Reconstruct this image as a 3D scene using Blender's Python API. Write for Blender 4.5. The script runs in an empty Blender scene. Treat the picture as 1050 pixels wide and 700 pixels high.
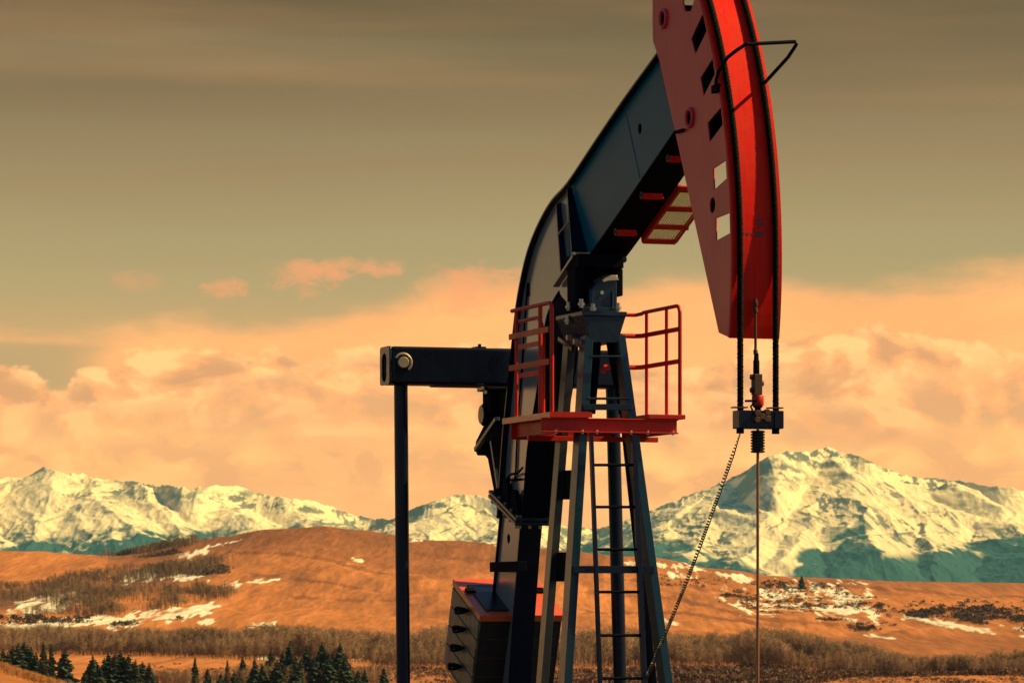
import bpy, bmesh, math, random
import numpy as np
from mathutils import Vector, Matrix

random.seed(11)
RNG = np.random.default_rng(7)
scene = bpy.context.scene
COL = scene.collection
R = math.radians

# ---------------------------------------------------------------- camera frame
CAM = Vector((0.0, -42.0, 1.7))
FPX = 4200.0                      # focal length in photo pixels (1050 wide)
HOR = 620.0                       # horizon row in the photo
PX0, PY0 = 0.97, 0.0              # base point of the pumping unit
TH = R(72)                        # the unit is turned 72 degrees towards us
ST, CT = math.sin(TH), math.cos(TH)

def la(x, y, b):
    """photo point -> local (a, z) in the plane at lateral offset b"""
    s = (x - 525) / FPX
    a = (s * (42 + CT * b) - PX0 - ST * b) / (CT + ST * s)
    D = 42 - ST * a + CT * b
    return a, CAM.z + (HOR - y) / FPX * D

def lb(x, y, a):
    """photo point -> local (b, z) in the plane at forward offset a"""
    s = (x - 525) / FPX
    b = (s * (42 - ST * a) - PX0 - CT * a) / (ST - CT * s)
    D = 42 - ST * a + CT * b
    return b, CAM.z + (HOR - y) / FPX * D

def pb(x, y, b):
    a, z = la(x, y, b); return Vector((a, b, z))
def pa(x, y, a):
    b, z = lb(x, y, a); return Vector((a, b, z))

# ---------------------------------------------------------------- materials
def lin(r, g, b):
    def f(c):
        c /= 255.0
        return c / 12.92 if c <= 0.04045 else ((c + 0.055) / 1.055) ** 2.4
    return (f(r), f(g), f(b), 1.0)

def nt_new(name):
    m = bpy.data.materials.new(name); m.use_nodes = True
    nt = m.node_tree
    return m, nt, nt.nodes['Principled BSDF']

def node(nt, kind, **kw):
    n = nt.nodes.new(kind)
    for k, v in kw.items():
        setattr(n, k, v)
    return n

def paint(name, base, worn, rough=0.25, scale=6.0, amount=0.35, spec=0.5, rust=None, coat=0.0, streak=None):
    """painted steel: two tones mixed by noise, streaks, uneven gloss"""
    m, nt, p = nt_new(name)
    L = nt.links.new
    tc = node(nt, 'ShaderNodeTexCoord')
    n1 = node(nt, 'ShaderNodeTexNoise'); n1.inputs['Scale'].default_value = scale
    n1.inputs['Detail'].default_value = 9; n1.inputs['Roughness'].default_value = 0.65
    L(tc.outputs['Object'], n1.inputs['Vector'])
    mp = node(nt, 'ShaderNodeMapping'); mp.inputs['Scale'].default_value = (7, 7, 0.6)
    L(tc.outputs['Object'], mp.inputs['Vector'])
    n2 = node(nt, 'ShaderNodeTexNoise'); n2.inputs['Scale'].default_value = 3.0
    n2.inputs['Detail'].default_value = 6
    L(mp.outputs[0], n2.inputs['Vector'])
    mul = node(nt, 'ShaderNodeMath', operation='MULTIPLY'); L(n1.outputs[0], mul.inputs[0]); L(n2.outputs[0], mul.inputs[1])
    r = node(nt, 'ShaderNodeMapRange'); r.inputs['From Min'].default_value = 0.16; r.inputs['From Max'].default_value = 0.40
    r.inputs['To Max'].default_value = amount
    L(mul.outputs[0], r.inputs['Value'])
    mx = node(nt, 'ShaderNodeMix', data_type='RGBA')
    mx.inputs['A'].default_value = (*base, 1); mx.inputs['B'].default_value = (*worn, 1)
    L(r.outputs[0], mx.inputs['Factor'])
    out = mx.outputs['Result']
    if rust:
        n3 = node(nt, 'ShaderNodeTexNoise'); n3.inputs['Scale'].default_value = 14; n3.inputs['Detail'].default_value = 10
        n3.inputs['Roughness'].default_value = 0.7
        L(tc.outputs['Object'], n3.inputs['Vector'])
        r3 = node(nt, 'ShaderNodeMapRange'); r3.inputs['From Min'].default_value = 0.64; r3.inputs['From Max'].default_value = 0.72
        L(n3.outputs[0], r3.inputs['Value'])
        m3 = node(nt, 'ShaderNodeMix', data_type='RGBA'); L(r3.outputs[0], m3.inputs['Factor'])
        L(out, m3.inputs['A']); m3.inputs['B'].default_value = (*rust, 1)
        out = m3.outputs['Result']
    if streak:
        m4 = node(nt, 'ShaderNodeMapping'); m4.inputs['Scale'].default_value = (16, 16, 0.55); L(tc.outputs['Object'], m4.inputs['Vector'])
        n4 = node(nt, 'ShaderNodeTexNoise'); n4.inputs['Scale'].default_value = 1.6; n4.inputs['Detail'].default_value = 5; L(m4.outputs[0], n4.inputs['Vector'])
        r4 = node(nt, 'ShaderNodeMapRange'); r4.inputs['From Min'].default_value = .54; r4.inputs['From Max'].default_value = .72; r4.inputs['To Max'].default_value = .38; L(n4.outputs[0], r4.inputs['Value'])
        x4 = node(nt, 'ShaderNodeMix', data_type='RGBA'); L(r4.outputs[0], x4.inputs['Factor']); L(out, x4.inputs['A']); x4.inputs['B'].default_value = (*streak, 1); out = x4.outputs['Result']
    L(out, p.inputs['Base Color'])
    rr = node(nt, 'ShaderNodeMapRange'); rr.inputs['To Min'].default_value = rough * 0.75; rr.inputs['To Max'].default_value = rough * 1.5
    L(n1.outputs[0], rr.inputs['Value']); L(rr.outputs[0], p.inputs['Roughness'])
    p.inputs['Specular IOR Level'].default_value = spec
    if coat:
        p.inputs['Coat Weight'].default_value = coat; p.inputs['Coat Roughness'].default_value = 0.12
    bp = node(nt, 'ShaderNodeBump'); bp.inputs['Strength'].default_value = 0.06; bp.inputs['Distance'].default_value = 0.01
    L(n1.outputs[0], bp.inputs['Height']); L(bp.outputs[0], p.inputs['Normal'])
    return m

def plain(name, base, rough=0.6, metal=0.0, scale=20.0, var=0.25, spec=0.5):
    m, nt, p = nt_new(name)
    L = nt.links.new
    tc = node(nt, 'ShaderNodeTexCoord')
    n1 = node(nt, 'ShaderNodeTexNoise'); n1.inputs['Scale'].default_value = scale; n1.inputs['Detail'].default_value = 6
    L(tc.outputs['Object'], n1.inputs['Vector'])
    r = node(nt, 'ShaderNodeMapRange'); r.inputs['To Min'].default_value = 1 - var; r.inputs['To Max'].default_value = 1 + var
    L(n1.outputs[0], r.inputs['Value'])
    v = node(nt, 'ShaderNodeVectorMath', operation='SCALE'); v.inputs[0].default_value = base
    L(r.outputs[0], v.inputs['Scale']); L(v.outputs[0], p.inputs['Base Color'])
    p.inputs['Roughness'].default_value = rough; p.inputs['Metallic'].default_value = metal
    p.inputs['Specular IOR Level'].default_value = spec
    return m

M = {}
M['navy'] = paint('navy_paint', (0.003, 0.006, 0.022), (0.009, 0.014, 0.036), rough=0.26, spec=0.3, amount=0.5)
M['teal'] = paint('blue_beam_paint', (0.001, 0.120, 0.165), (0.003, 0.135, 0.18), rough=0.28, spec=0.08, scale=2.5, amount=0.5, rust=(0.004, 0.075, 0.11))
M['arm'] = paint('tail_sheen_paint', (0.20, 0.205, 0.195), (0.27, 0.27, 0.25), rough=0.17, spec=1.0, scale=2.5, amount=0.5, rust=(0.15, 0.14, 0.12))  # grey base puts the sky's sheen on the tail into the colour
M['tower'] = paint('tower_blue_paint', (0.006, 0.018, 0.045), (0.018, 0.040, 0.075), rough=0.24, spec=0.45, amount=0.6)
M['leggrey'] = paint('leg_grey_paint', (0.022, 0.026, 0.032), (0.05, 0.05, 0.05), rough=0.22, spec=0.65, amount=0.6, rust=(0.05, 0.045, 0.04))
M['legblue'] = paint('leg_blue_paint', (0.004, 0.030, 0.055), (0.012, 0.045, 0.07), rough=0.22, spec=0.45, amount=0.6, rust=(0.02, 0.04, 0.05))
M['red'] = paint('red_paint', (0.62, 0.014, 0.005), (0.66, 0.05, 0.016), rough=0.38, scale=3.0, amount=0.6, rust=(0.25, 0.02, 0.01), spec=0.3)
M['headred'] = paint('red_front_paint', (0.90, 0.010, 0.004), (0.80, 0.034, 0.014), rough=0.45, scale=4.0, amount=0.8, rust=(0.45, 0.015, 0.008), spec=0.1, streak=(0.42, 0.010, 0.005))
M['sheenred'] = paint('red_sheen_paint', (0.86, 0.042, 0.060), (0.78, 0.075, 0.085), rough=0.32, scale=2.2, amount=0.7, rust=(0.45, 0.03, 0.035), spec=0.38, streak=(0.42, 0.018, 0.022))  # horsehead red again, pink of the reflected sky put into its colour
M['orange'] = paint('orange_red_paint', (0.82, 0.10, 0.02), (0.82, 0.17, 0.05), rough=0.26, scale=5.0, amount=0.5, spec=0.9)
M['grating'] = plain('pale_grating', (0.62, 0.55, 0.42), 0.5)
M['plate'] = paint('raw_weight_steel', (0.05, 0.042, 0.032), (0.28, 0.235, 0.17), rough=0.38, scale=7.0, amount=1.0, spec=0.6, rust=(0.05, 0.03, 0.02))
M['boxdark'] = paint('dark_weight_steel', (0.012, 0.014, 0.022), (0.05, 0.03, 0.02), rough=0.45, scale=9.0, amount=0.8, rust=(0.22, 0.03, 0.015))
M['black'] = plain('black_steel_shade', (0.004, 0.005, 0.010), 0.8, spec=0.06)  # black steel, also used where shade is put into the colour
M['rope'] = plain('greased_wire_rope', (0.007, 0.006, 0.006), 0.8, 0.0, spec=0.1)
M['rod'] = plain('brown_polished_rod', (0.42, 0.16, 0.07), 0.4, 0.3)
M['rusty'] = plain('rusty_steel', (0.10, 0.035, 0.02), 0.6)
M['bolt'] = plain('bright_zinc', (0.62, 0.50, 0.34), 0.35, 0.6)
M['cable'] = plain('black_cable', (0.012, 0.011, 0.012), 0.4)
M['ribbed'] = plain('black_rubber', (0.010, 0.010, 0.012), 0.6)
M['mark'] = plain('faded_stencil', (0.22, 0.012, 0.007), 0.5)

# ---------------------------------------------------------------- mesh builder
class MB:
    def __init__(self):
        self.v = []; self.f = []
    def add(self, vs, fs):
        o = len(self.v)
        self.v += [tuple(p) for p in vs]
        self.f += [tuple(i + o for i in f) for f in fs]
        return self
    def hexa(self, p):
        """8 corners: bottom ring 0-3, top ring 4-7"""
        return self.add(p, [(3, 2, 1, 0), (4, 5, 6, 7), (0, 1, 5, 4), (1, 2, 6, 5), (2, 3, 7, 6), (3, 0, 4, 7)])
    def box(self, lo, hi):
        (x0, y0, z0), (x1, y1, z1) = lo, hi
        return self.hexa([(x0, y0, z0), (x1, y0, z0), (x1, y1, z0), (x0, y1, z0),
                          (x0, y0, z1), (x1, y0, z1), (x1, y1, z1), (x0, y1, z1)])
    def bar(self, p, q, w, h, up=(0, 1, 0)):
        """rectangular bar p->q; w along 'up' (projected), h along the other side"""
        p, q = Vector(p), Vector(q); d = (q - p).normalized()
        u = Vector(up); u = (u - d * u.dot(d)).normalized(); s = d.cross(u)
        c = []
        for e in (p, q):
            for (i, j) in ((-1, -1), (1, -1), (1, 1), (-1, 1)):
                c.append(e + u * (w / 2 * i) + s * (h / 2 * j))
        return self.hexa(c)
    def tube(self, pts, r, n=10, cap=True, r2=None):
        pts = [Vector(p) for p in pts]
        N = len(pts); rings = []
        prev = None
        for i, p in enumerate(pts):
            t = (pts[min(i + 1, N - 1)] - pts[max(i - 1, 0)]).normalized()
            if prev is None:
                a = Vector((0, 0, 1)) if abs(t.z) < 0.9 else Vector((1, 0, 0))
                u = (a - t * a.dot(t)).normalized()
            else:
                u = (prev - t * prev.dot(t)).normalized()
            prev = u; w = t.cross(u)
            rr = r if r2 is None else r + (r2 - r) * i / max(1, N - 1)
            rings.append([p + (u * math.cos(2 * math.pi * k / n) + w * math.sin(2 * math.pi * k / n)) * rr for k in range(n)])
        vs = [q for ring in rings for q in ring]
        fs = []
        for i in range(N - 1):
            for k in range(n):
                k2 = (k + 1) % n
                fs.append((i * n + k, i * n + k2, (i + 1) * n + k2, (i + 1) * n + k))
        if cap:
            fs.append(tuple(reversed(range(n)))); fs.append(tuple((N - 1) * n + k for k in range(n)))
        return self.add(vs, fs)
    def cyl(self, p, q, r, n=20):
        return self.tube([p, q], r, n)
    def lathe(self, c, prof, n=16):
        """profile [(r, z)] round a vertical axis through c=(a, b)"""
        vs = []
        for (r, z) in prof:
            for k in range(n):
                t = 2 * math.pi * k / n
                vs.append((c[0] + r * math.cos(t), c[1] + r * math.sin(t), z))
        fs = []
        for i in range(len(prof) - 1):
            for k in range(n):
                k2 = (k + 1) % n
                fs.append((i * n + k, i * n + k2, (i + 1) * n + k2, (i + 1) * n + k))
        fs.append(tuple(reversed(range(n)))); fs.append(tuple((len(prof) - 1) * n + k for k in range(n)))
        return self.add(vs, fs)
    def prism(self, az, b0, b1):
        """polygon in (a, z) pushed from b0 to b1"""
        n = len(az)
        vs = [(a, b0, z) for a, z in az] + [(a, b1, z) for a, z in az]
        fs = [tuple(range(n)), tuple(reversed(range(n, 2 * n)))]
        for i in range(n):
            j = (i + 1) % n
            fs.append((i, i + n, j + n, j))
        return self.add(vs, fs)
    def strip(self, line, b0, b1, t):
        """plate following a polyline in (a, z), width b0..b1, thickness t to the left of travel"""
        n = len(line); L = [Vector(p) for p in line]; off = []
        for i in range(n):
            d = (L[min(i + 1, n - 1)] - L[max(i - 1, 0)]).normalized()
            off.append(L[i] + Vector((-d.y, d.x)) * t)
        vs = []
        for i in range(n):
            for p in (L[i], off[i]):
                vs += [(p.x, b0, p.y), (p.x, b1, p.y)]
        fs = []
        for i in range(n - 1):
            k = i * 4; m = k + 4
            fs += [(k, k + 1, m + 1, m), (k + 2, m + 2, m + 3, k + 3), (k, m, m + 2, k + 2), (k + 1, k + 3, m + 3, m + 1)]
        e = (n - 1) * 4
        fs += [(0, 2, 3, 1), (e, e + 1, e + 3, e + 2)]
        return self.add(vs, fs)
    def build(self, name, mat, parent=None, bevel=0.0, smooth=False, segs=2):
        me = bpy.data.meshes.new(name)
        me.from_pydata(self.v, [], self.f)
        bm = bmesh.new(); bm.from_mesh(me)
        bmesh.ops.recalc_face_normals(bm, faces=bm.faces)
        bm.to_mesh(me); bm.free()
        return link_mesh(name, me, mat, parent, bevel, smooth, segs)

def link_mesh(name, me, mat, parent=None, bevel=0.0, smooth=False, segs=2):
    me.materials.append(mat)
    o = bpy.data.objects.new(name, me); COL.objects.link(o)
    if parent: o.parent = parent
    if smooth:
        me.polygons.foreach_set('use_smooth', [True] * len(me.polygons))
        if bevel == 0: 
            try: me.set_sharp_from_angle(angle=R(40))
            except Exception: pass
    if bevel:
        m = o.modifiers.new('bevel', 'BEVEL'); m.width = bevel; m.segments = segs
        m.limit_method = 'ANGLE'; m.angle_limit = R(35)
    return o

def pieces(name, mbs, mat, parent, bevel=0.0, smooth=False):
    for m_ in mbs: m_.build(name, mat, parent, bevel, smooth)

def plate(name, outline, holes, b0, b1, mat, parent, bevel=0.004):
    """flat plate with holes; outline and holes in (a, z); from b0 to b1"""
    cu = bpy.data.curves.new(name, 'CURVE'); cu.dimensions = '2D'; cu.fill_mode = 'BOTH'
    cu.extrude = abs(b1 - b0) / 2
    for loop in [outline] + holes:
        s = cu.splines.new('POLY'); s.points.add(len(loop) - 1)
        for p, (x, z) in zip(s.points, loop): p.co = (x, z, 0, 1)
        s.use_cyclic_u = True
    tmp = bpy.data.objects.new('tmp', cu)
    me = bpy.data.meshes.new_from_object(tmp)
    bpy.data.objects.remove(tmp); bpy.data.curves.remove(cu)
    mid = (b0 + b1) / 2
    for v in me.vertices:
        x, y, z = v.co; v.co = (x, mid - z, y)
    me.materials.clear(); me.name = name
    bm = bmesh.new(); bm.from_mesh(me)
    bmesh.ops.remove_doubles(bm, verts=bm.verts, dist=1e-5)
    bmesh.ops.recalc_face_normals(bm, faces=bm.faces); bm.to_mesh(me); bm.free()
    return link_mesh(name, me, mat, parent, 0)

def thing(name, label, cat, loc=(0, 0, 0), rz=0.0, group=None, parent=None):
    o = bpy.data.objects.new(name, None); COL.objects.link(o)
    o.location = loc; o.rotation_euler = (0, 0, rz); o.empty_display_size = 0.2
    o['label'] = label; o['category'] = cat
    if group: o['group'] = group
    return o

def smoothline(pts, k=4):
    """Catmull-Rom through points"""
    P = [Vector(p) for p in pts]; out = []
    for i in range(len(P) - 1):
        p0 = P[max(i - 1, 0)]; p1 = P[i]; p2 = P[i + 1]; p3 = P[min(i + 2, len(P) - 1)]
        for j in range(k):
            t = j / k
            out.append(0.5 * ((2 * p1) + (p2 - p0) * t + (2 * p0 - 5 * p1 + 4 * p2 - p3) * t * t + (3 * p1 - p0 - 3 * p2 + p3) * t ** 3))
    out.append(P[-1]); return out

def ellipse_at(x, y, b, r, n=20):
    a, z = la(x, y, b)
    return [(a + r * math.cos(2 * math.pi * k / n), z + r * math.sin(2 * math.pi * k / n)) for k in range(n)]

# ================================================================ THE PUMPJACK
UNIT_LOC = (PX0, PY0, 0.0); UNIT_RZ = -TH
pj = thing('pumpjack', 'red and navy oil pumpjack with raised horsehead and platform on its tower', 'pumpjack', UNIT_LOC, UNIT_RZ)

# ---- walking beam: webs, flanges, stiffeners ------------------------------
FB, WB = 0.20, 0.135           # flange half width, web plane
outer_px = [(690, 32), (672, 58), (640, 102), (610, 146), (582, 188), (566, 206), (555, 224), (545, 246), (538, 268), (532, 296), (528, 322), (523, 370), (518, 420), (515, 450), (511.5, 500), (509.5, 531)]
inner_px = [(722, 88), (694, 130), (660, 180), (630, 224), (603, 262), (585, 284), (572, 299), (563, 316), (558, 335), (553, 380), (545, 430), (540, 462), (537, 500), (534, 534)]
outer = [Vector(la(x, y, -FB)) for x, y in outer_px]
inner = [Vector(la(x, y, -FB)) for x, y in inner_px]
outer_s = smoothline([(p.x, p.y, 0) for p in outer], 4); inner_s = smoothline([(p.x, p.y, 0) for p in inner], 4)
outer_s = [Vector((p.x, p.y)) for p in outer_s]; inner_s = [Vector((p.x, p.y)) for p in inner_s]
web_poly = [(p.x, p.y) for p in outer_s] + [(p.x, p.y) for p in reversed(inner_s)]
TF = 0.022
holes = [ellipse_at(656, 132, -WB, 0.055), ellipse_at(528, 356, -WB, 0.06)]
up_poly = [(p.x, p.y) for p in outer_s[:17]] + [(p.x, p.y) for p in reversed(inner_s[:21])]
tail_poly = [(p.x, p.y) for p in outer_s[16:]] + [(p.x, p.y) for p in reversed(inner_s[20:])]
beam = plate('walking_beam', up_poly, [holes[0]], -WB, -WB + 0.016, M['teal'], pj)
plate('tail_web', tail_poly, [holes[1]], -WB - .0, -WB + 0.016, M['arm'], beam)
plate('far_web', web_poly, [], WB - 0.016, WB, M['teal'], beam)
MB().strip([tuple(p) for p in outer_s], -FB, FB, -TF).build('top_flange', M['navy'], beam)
MB().strip([tuple(p) for p in inner_s], -FB, FB, TF).build('bottom_flange', M['black'], beam)  # black for the shade under the beam, put into its colour
mb = MB()   # conduit running down the tail side
cond = [pb(541, 292, -WB - 0.012), pb(538, 330, -WB - 0.012), pb(535, 380, -WB - 0.012), pb(531, 430, -WB - 0.012), pb(529, 480, -WB - 0.012), pb(528, 490, -WB - 0.012)]
mb.tube(cond, 0.011, 8)
mb.box(tuple(cond[0] - Vector((0.03, 0.0, 0.12))), tuple(cond[0] + Vector((0.03, 0.02, 0.02))))
mb.tube([pb(536, 479, -WB - 0.02), pb(531, 485, -WB - 0.05), pb(524, 486, -WB - 0.06), pb(521, 489, -WB - 0.05), pb(524, 492, -WB - 0.03), pb(534, 491, -WB - 0.02)], 0.013, 6)
mb.build('conduit', M['black'], beam, smooth=True)
# stiffeners standing out from the web
def stiff(wt, wbm, outb, name='stiffener'):
    T = Vector((*la(*wt, -WB), 0)); B = Vector((*la(*wbm, -WB), 0))
    mb = MB(); t = 0.012
    d = (B - T).normalized(); s = Vector((-d.y, d.x, 0)) * t
    tri = [(T, -WB), (B, -WB), (B, outb), (T + d * 0.02, -FB + 0.01)]
    f = [(p.x + s.x, b, p.y + s.y) for p, b in tri]; g = [(p.x - s.x, b, p.y - s.y) for p, b in tri]
    mb.hexa(f + g).build(name, M['navy'], beam)
MB().tube([pb(582, 190, -WB - .001), pb(585, 282, -WB - .001)], .006, 6).build('weld_bead', M['teal'], beam, smooth=True)
MB().tube([pb(640, 108, -WB - .001), pb(656, 182, -WB - .001)], .005, 6).build('weld_bead', M['teal'], beam, smooth=True)
stiff((586, 193), (602, 258), -0.305)
stiff((575, 208), (583, 292), -0.215)
MB().bar(pb(572, 241, -FB), pb(584, 226, -FB), 0.01, 0.02).build('stiffener', M['navy'], beam)
# red step brackets and lifting eyes on the underside of the beam
for (x0, x1, y) in ((632.5, 652, 232.5), (659, 679, 195), (686, 698, 157)):
    p = pb(x0 - 3, y + 3, -FB); a0 = p.x; z0 = p.z
    b0 = lb(x0, y, a0)[0]; b1 = min(lb(x1, y, a0)[0], FB - 0.01)
    mb = MB(); mb.box((a0 + 0.0, b0, z0 - 0.045), (a0 + 0.03, b1, z0 + 0.0)); mb.box((a0 - 0.06, b0, z0 - 0.055), (a0 + 0.05, b1, z0 - 0.04))
    mb.build('step_bracket', M['headred'], beam, 0.003)
    MB().tube([Vector((a0 - 0.02, -FB + 0.025, z0 - 0.02)) + Vector((0.03 * math.cos(t), 0, 0.03 * math.sin(t))) for t in np.linspace(0, 2 * math.pi, 13)], 0.006, 6).build('lifting_eye', M['tower'], beam, smooth=True)

# grating ladder hung beside the underside, far side
def under(t, off=0.0):
    """point on the under edge line of the beam, t metres up from the lower end of the grating"""
    p0 = Vector(la(594, 276, -FB)); p1 = Vector(la(694, 130, -FB)); d = (p1 - p0).normalized()
    q = p0 + d * t + Vector((d.y, -d.x)) * off
    return q
gr_mb, fr_mb = MB(), MB()
GB0, GB1 = 0.21, 0.56
def g3(t, b, off): q = under(t, off); return Vector((q.x, b, q.y))
# find t where the far edge falls on photo row 247
ts = np.linspace(-0.5, 3.5, 400)
def row(t, b, off):
    p = g3(t, b, off); D = 42 - ST * p.x + CT * p.y
    return HOR - (p.z - CAM.z) / D * FPX
OFF = 0.06
t_lo = float(min(ts, key=lambda t: abs(row(t, GB0, OFF) - 246)))
t_hi = float(min(ts, key=lambda t: abs(row(t, GB0, OFF) - 192)))
for b in (GB0, GB1):
    fr_mb.bar(g3(t_lo, b, OFF), g3(t_hi, b, OFF), 0.03, 0.06)
rungs = [t_lo + (t_hi - t_lo) * k for k in (0.0, 0.28, 0.62, 0.95, 1.0)]
for i, t in enumerate(rungs):
    fr_mb.bar(g3(t, GB0, OFF + 0.012), g3(t, GB1 + (0.03 if i == 1 else 0), OFF + 0.012), 0.05 if i % 2 == 0 or i == 1 else 0.02, 0.035, up=(0.5, 0, 1))
for b in np.linspace(GB0 + 0.02, GB1 - 0.02, 13):
    gr_mb.bar(g3(t_lo, b, OFF - 0.01), g3(t_hi, b, OFF - 0.01), 0.009, 0.02)
for t in np.linspace(t_lo, t_hi, 60):
    gr_mb.bar(g3(t, GB0, OFF - 0.004), g3(t, GB1, OFF - 0.004), 0.007, 0.007)
walk = fr_mb.build('beam_ladder', M['red'], pj)
gr_mb.build('grating', M['grating'], walk)

# ---- lower tail (weight arm), bolted joint, collar --------------------------
NB = 0.125
lo_out = [Vector(la(x, y, -NB)) for x, y in ((513.5, 512), (512, 534), (508, 575), (505, 612), (500, 680), (495, 760))]
lo_in = [Vector(la(x, y, -NB)) for x, y in ((534.5, 520), (533, 537), (531, 560), (528, 600), (525, 640), (521, 700), (517, 760))]
arm_poly = [tuple(p) for p in lo_out] + [tuple(p) for p in reversed(lo_in)]
arm = plate('weight_arm', arm_poly, [ellipse_at(521.5, 552, -NB + 0.03, 0.055)], -NB + 0.03, -NB + 0.046, M['arm'], pj)
plate('far_web', arm_poly, [], NB - 0.046, NB - 0.03, M['teal'], arm)
MB().strip([tuple(p) for p in lo_out], -NB, NB, -0.02).build('flange', M['navy'], arm)
MB().strip([tuple(p) for p in lo_in], -NB, NB, 0.02).build('flange', M['navy'], arm)
r0 = Vector(la(500.5, 507, -0.27)); r1 = Vector(la(528.5, 536, -0.27))
dj = (r1 - r0).normalized(); nj = Vector((-dj.y, dj.x))
mb = MB()
for k in (0.0, -0.05):
    q0, q1 = r0 + nj * (k + 0.02), r1 + nj * (k + 0.02)
    mb.prism([tuple(q0), tuple(q1), tuple(q1 + nj * 0.035), tuple(q0 + nj * 0.035)], -0.27, 0.17)
jn = mb.build('bolted_joint', M['tower'], pj, 0.004)
pcs = []
for k in range(5):
    q = r0.lerp(r1, 0.06 + 0.22 * k)
    pcs.append(MB().cyl((q.x + nj.x * 0.07, -0.235, q.y + nj.y * 0.07), (q.x - nj.x * 0.075, -0.235, q.y - nj.y * 0.075), 0.017, 8))
for k in range(4):
    b = -0.2 + 0.115 * k; q = r1 - dj * 0.05
    pcs.append(MB().cyl((q.x + nj.x * 0.07, b, q.y + nj.y * 0.07), (q.x - nj.x * 0.075, b, q.y - nj.y * 0.075), 0.017, 8))
pieces('bolt', pcs, M['bolt'], jn, smooth=True)
for t, w, h in ((0.40, 0.17, 0.26), (0.74, 0.18, 0.23), (0.10, 0.13, 0.09)):
    q = r0.lerp(r1, t)
    pts = [(-w, 0), (w, 0), (w * 0.75, h * 0.6), (w * 0.3, h * 0.97), (-w * 0.3, h * 0.97), (-w * 0.8, h * 0.6)]
    poly = [tuple(q + dj * x * 0.8 + nj * (0.05) + Vector((0, y)) ) for x, y in pts]
    MB().prism(poly, -0.20 - 0.02 * t, -0.16).build('gusset', M['black'], jn, 0.01)
c0 = pb(502, 586, -NB - 0.09); c1 = pb(530.5, 575, -NB - 0.09)
mb = MB(); mb.box((c0.x, -NB - 0.09, c0.z), (c1.x, -NB + 0.02, c1.z)); mb.build('arm_collar', M['black'], arm, 0.006)

# ---- counterweight box with lid ---------------------------------------------
BW = 0.46
lid_c = [Vector(la(465, 594, -BW)), Vector(la(492, 630, -BW))]
dl = (lid_c[1] - lid_c[0]); LL = dl.length; dl.normalize(); nl = Vector((-dl.y, dl.x))
def bpnt(s, d, b):  # s along lid, d down the box
    q = lid_c[0] + dl * s - nl * d; return Vector((q.x, b, q.y))
FARB = lb(580, 632, bpnt(LL, 0, 0).x)[0]
DEP = 1.05
mb = MB()
mb.hexa([bpnt(0, DEP, -BW + .03), bpnt(LL - .02, DEP, -BW + .03), bpnt(LL - .02, DEP, FARB - .03), bpnt(0, DEP, FARB - .03),
         bpnt(0, 0.03, -BW + .03), bpnt(LL - .02, 0.03, -BW + .03), bpnt(LL - .02, 0.03, FARB - .03), bpnt(0, 0.03, FARB - .03)])
wbox = mb.build('counterweight_box', M['boxdark'], pj, 0.006)
mb = MB()
mb.hexa([bpnt(-.03, 0.075, -BW), bpnt(LL + .01, 0.075, -BW), bpnt(LL + .01, 0.075, FARB), bpnt(-.03, 0.075, FARB),
         bpnt(-.03, 0, -BW), bpnt(LL + .01, 0, -BW), bpnt(LL + .01, 0, FARB), bpnt(-.03, 0, FARB)])
lid = mb.build('lid', M['orange'], wbox, 0.006)
for (s, b) in ((0.3 * LL, -BW + .09), (0.3 * LL, FARB - 0.1)):
    MB().hexa([bpnt(s, -0.001, b - .05), bpnt(s + .1, -0.001, b - .05), bpnt(s + .1, -0.001, b + .05), bpnt(s, -0.001, b + .05),
             bpnt(s, -0.03, b - .05), bpnt(s + .1, -0.03, b - .05), bpnt(s + .1, -0.03, b + .05), bpnt(s, -0.03, b + .05)]).build('lid_clip', M['black'], lid)
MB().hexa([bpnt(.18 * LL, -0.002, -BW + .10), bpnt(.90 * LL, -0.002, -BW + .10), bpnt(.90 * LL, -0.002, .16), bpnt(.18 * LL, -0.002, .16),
           bpnt(.18 * LL, -0.016, -BW + .10), bpnt(.90 * LL, -0.016, -BW + .10), bpnt(.90 * LL, -0.016, .16), bpnt(.18 * LL, -0.016, .16)]).build('lid_shadow_plate', M['navy'], lid, 0.003)  # navy sheet added for the shadow of the tail on the lid
# slabs with handles on the near side
slabs = 4; d0 = 0.085; hgt = 0.222
for k in range(slabs):
    da, db = d0 + k * hgt, d0 + (k + 1) * hgt - 0.012
    mb = MB()
    mb.hexa([bpnt(.0, db, -BW - .002), bpnt(LL - .01, db, -BW - .002), bpnt(LL - .01, db, -BW + .028), bpnt(0, db, -BW + .028),
             bpnt(.0, da, -BW - .002), bpnt(LL - .01, da, -BW - .002), bpnt(LL - .01, da, -BW + .028), bpnt(0, da, -BW + .028)])
    sl = mb.build('weight_slab', M['plate'], wbox, 0.005)
    mb = MB(); c = bpnt(LL * 0.50, da + hgt * 0.33, -BW)
    hx = 0.36
    loop = [Vector((c.x + hx * .5 * math.cos(t) , -BW - 0.03 - 0.055 * abs(math.sin(t)), c.z + 0.03 * math.sin(t))) for t in np.linspace(0, 2 * math.pi, 17)]
    mb.tube(loop, 0.016, 8); mb.build('handle', M['black'], sl, smooth=True)
    mb = MB()
    mb.box((c.x - hx * .45, -BW - 0.03, c.z - 0.012), (c.x + hx * .45, -BW - 0.006, c.z + 0.012)); mb.build('handle', M['black'], sl, 0.005)
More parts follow.
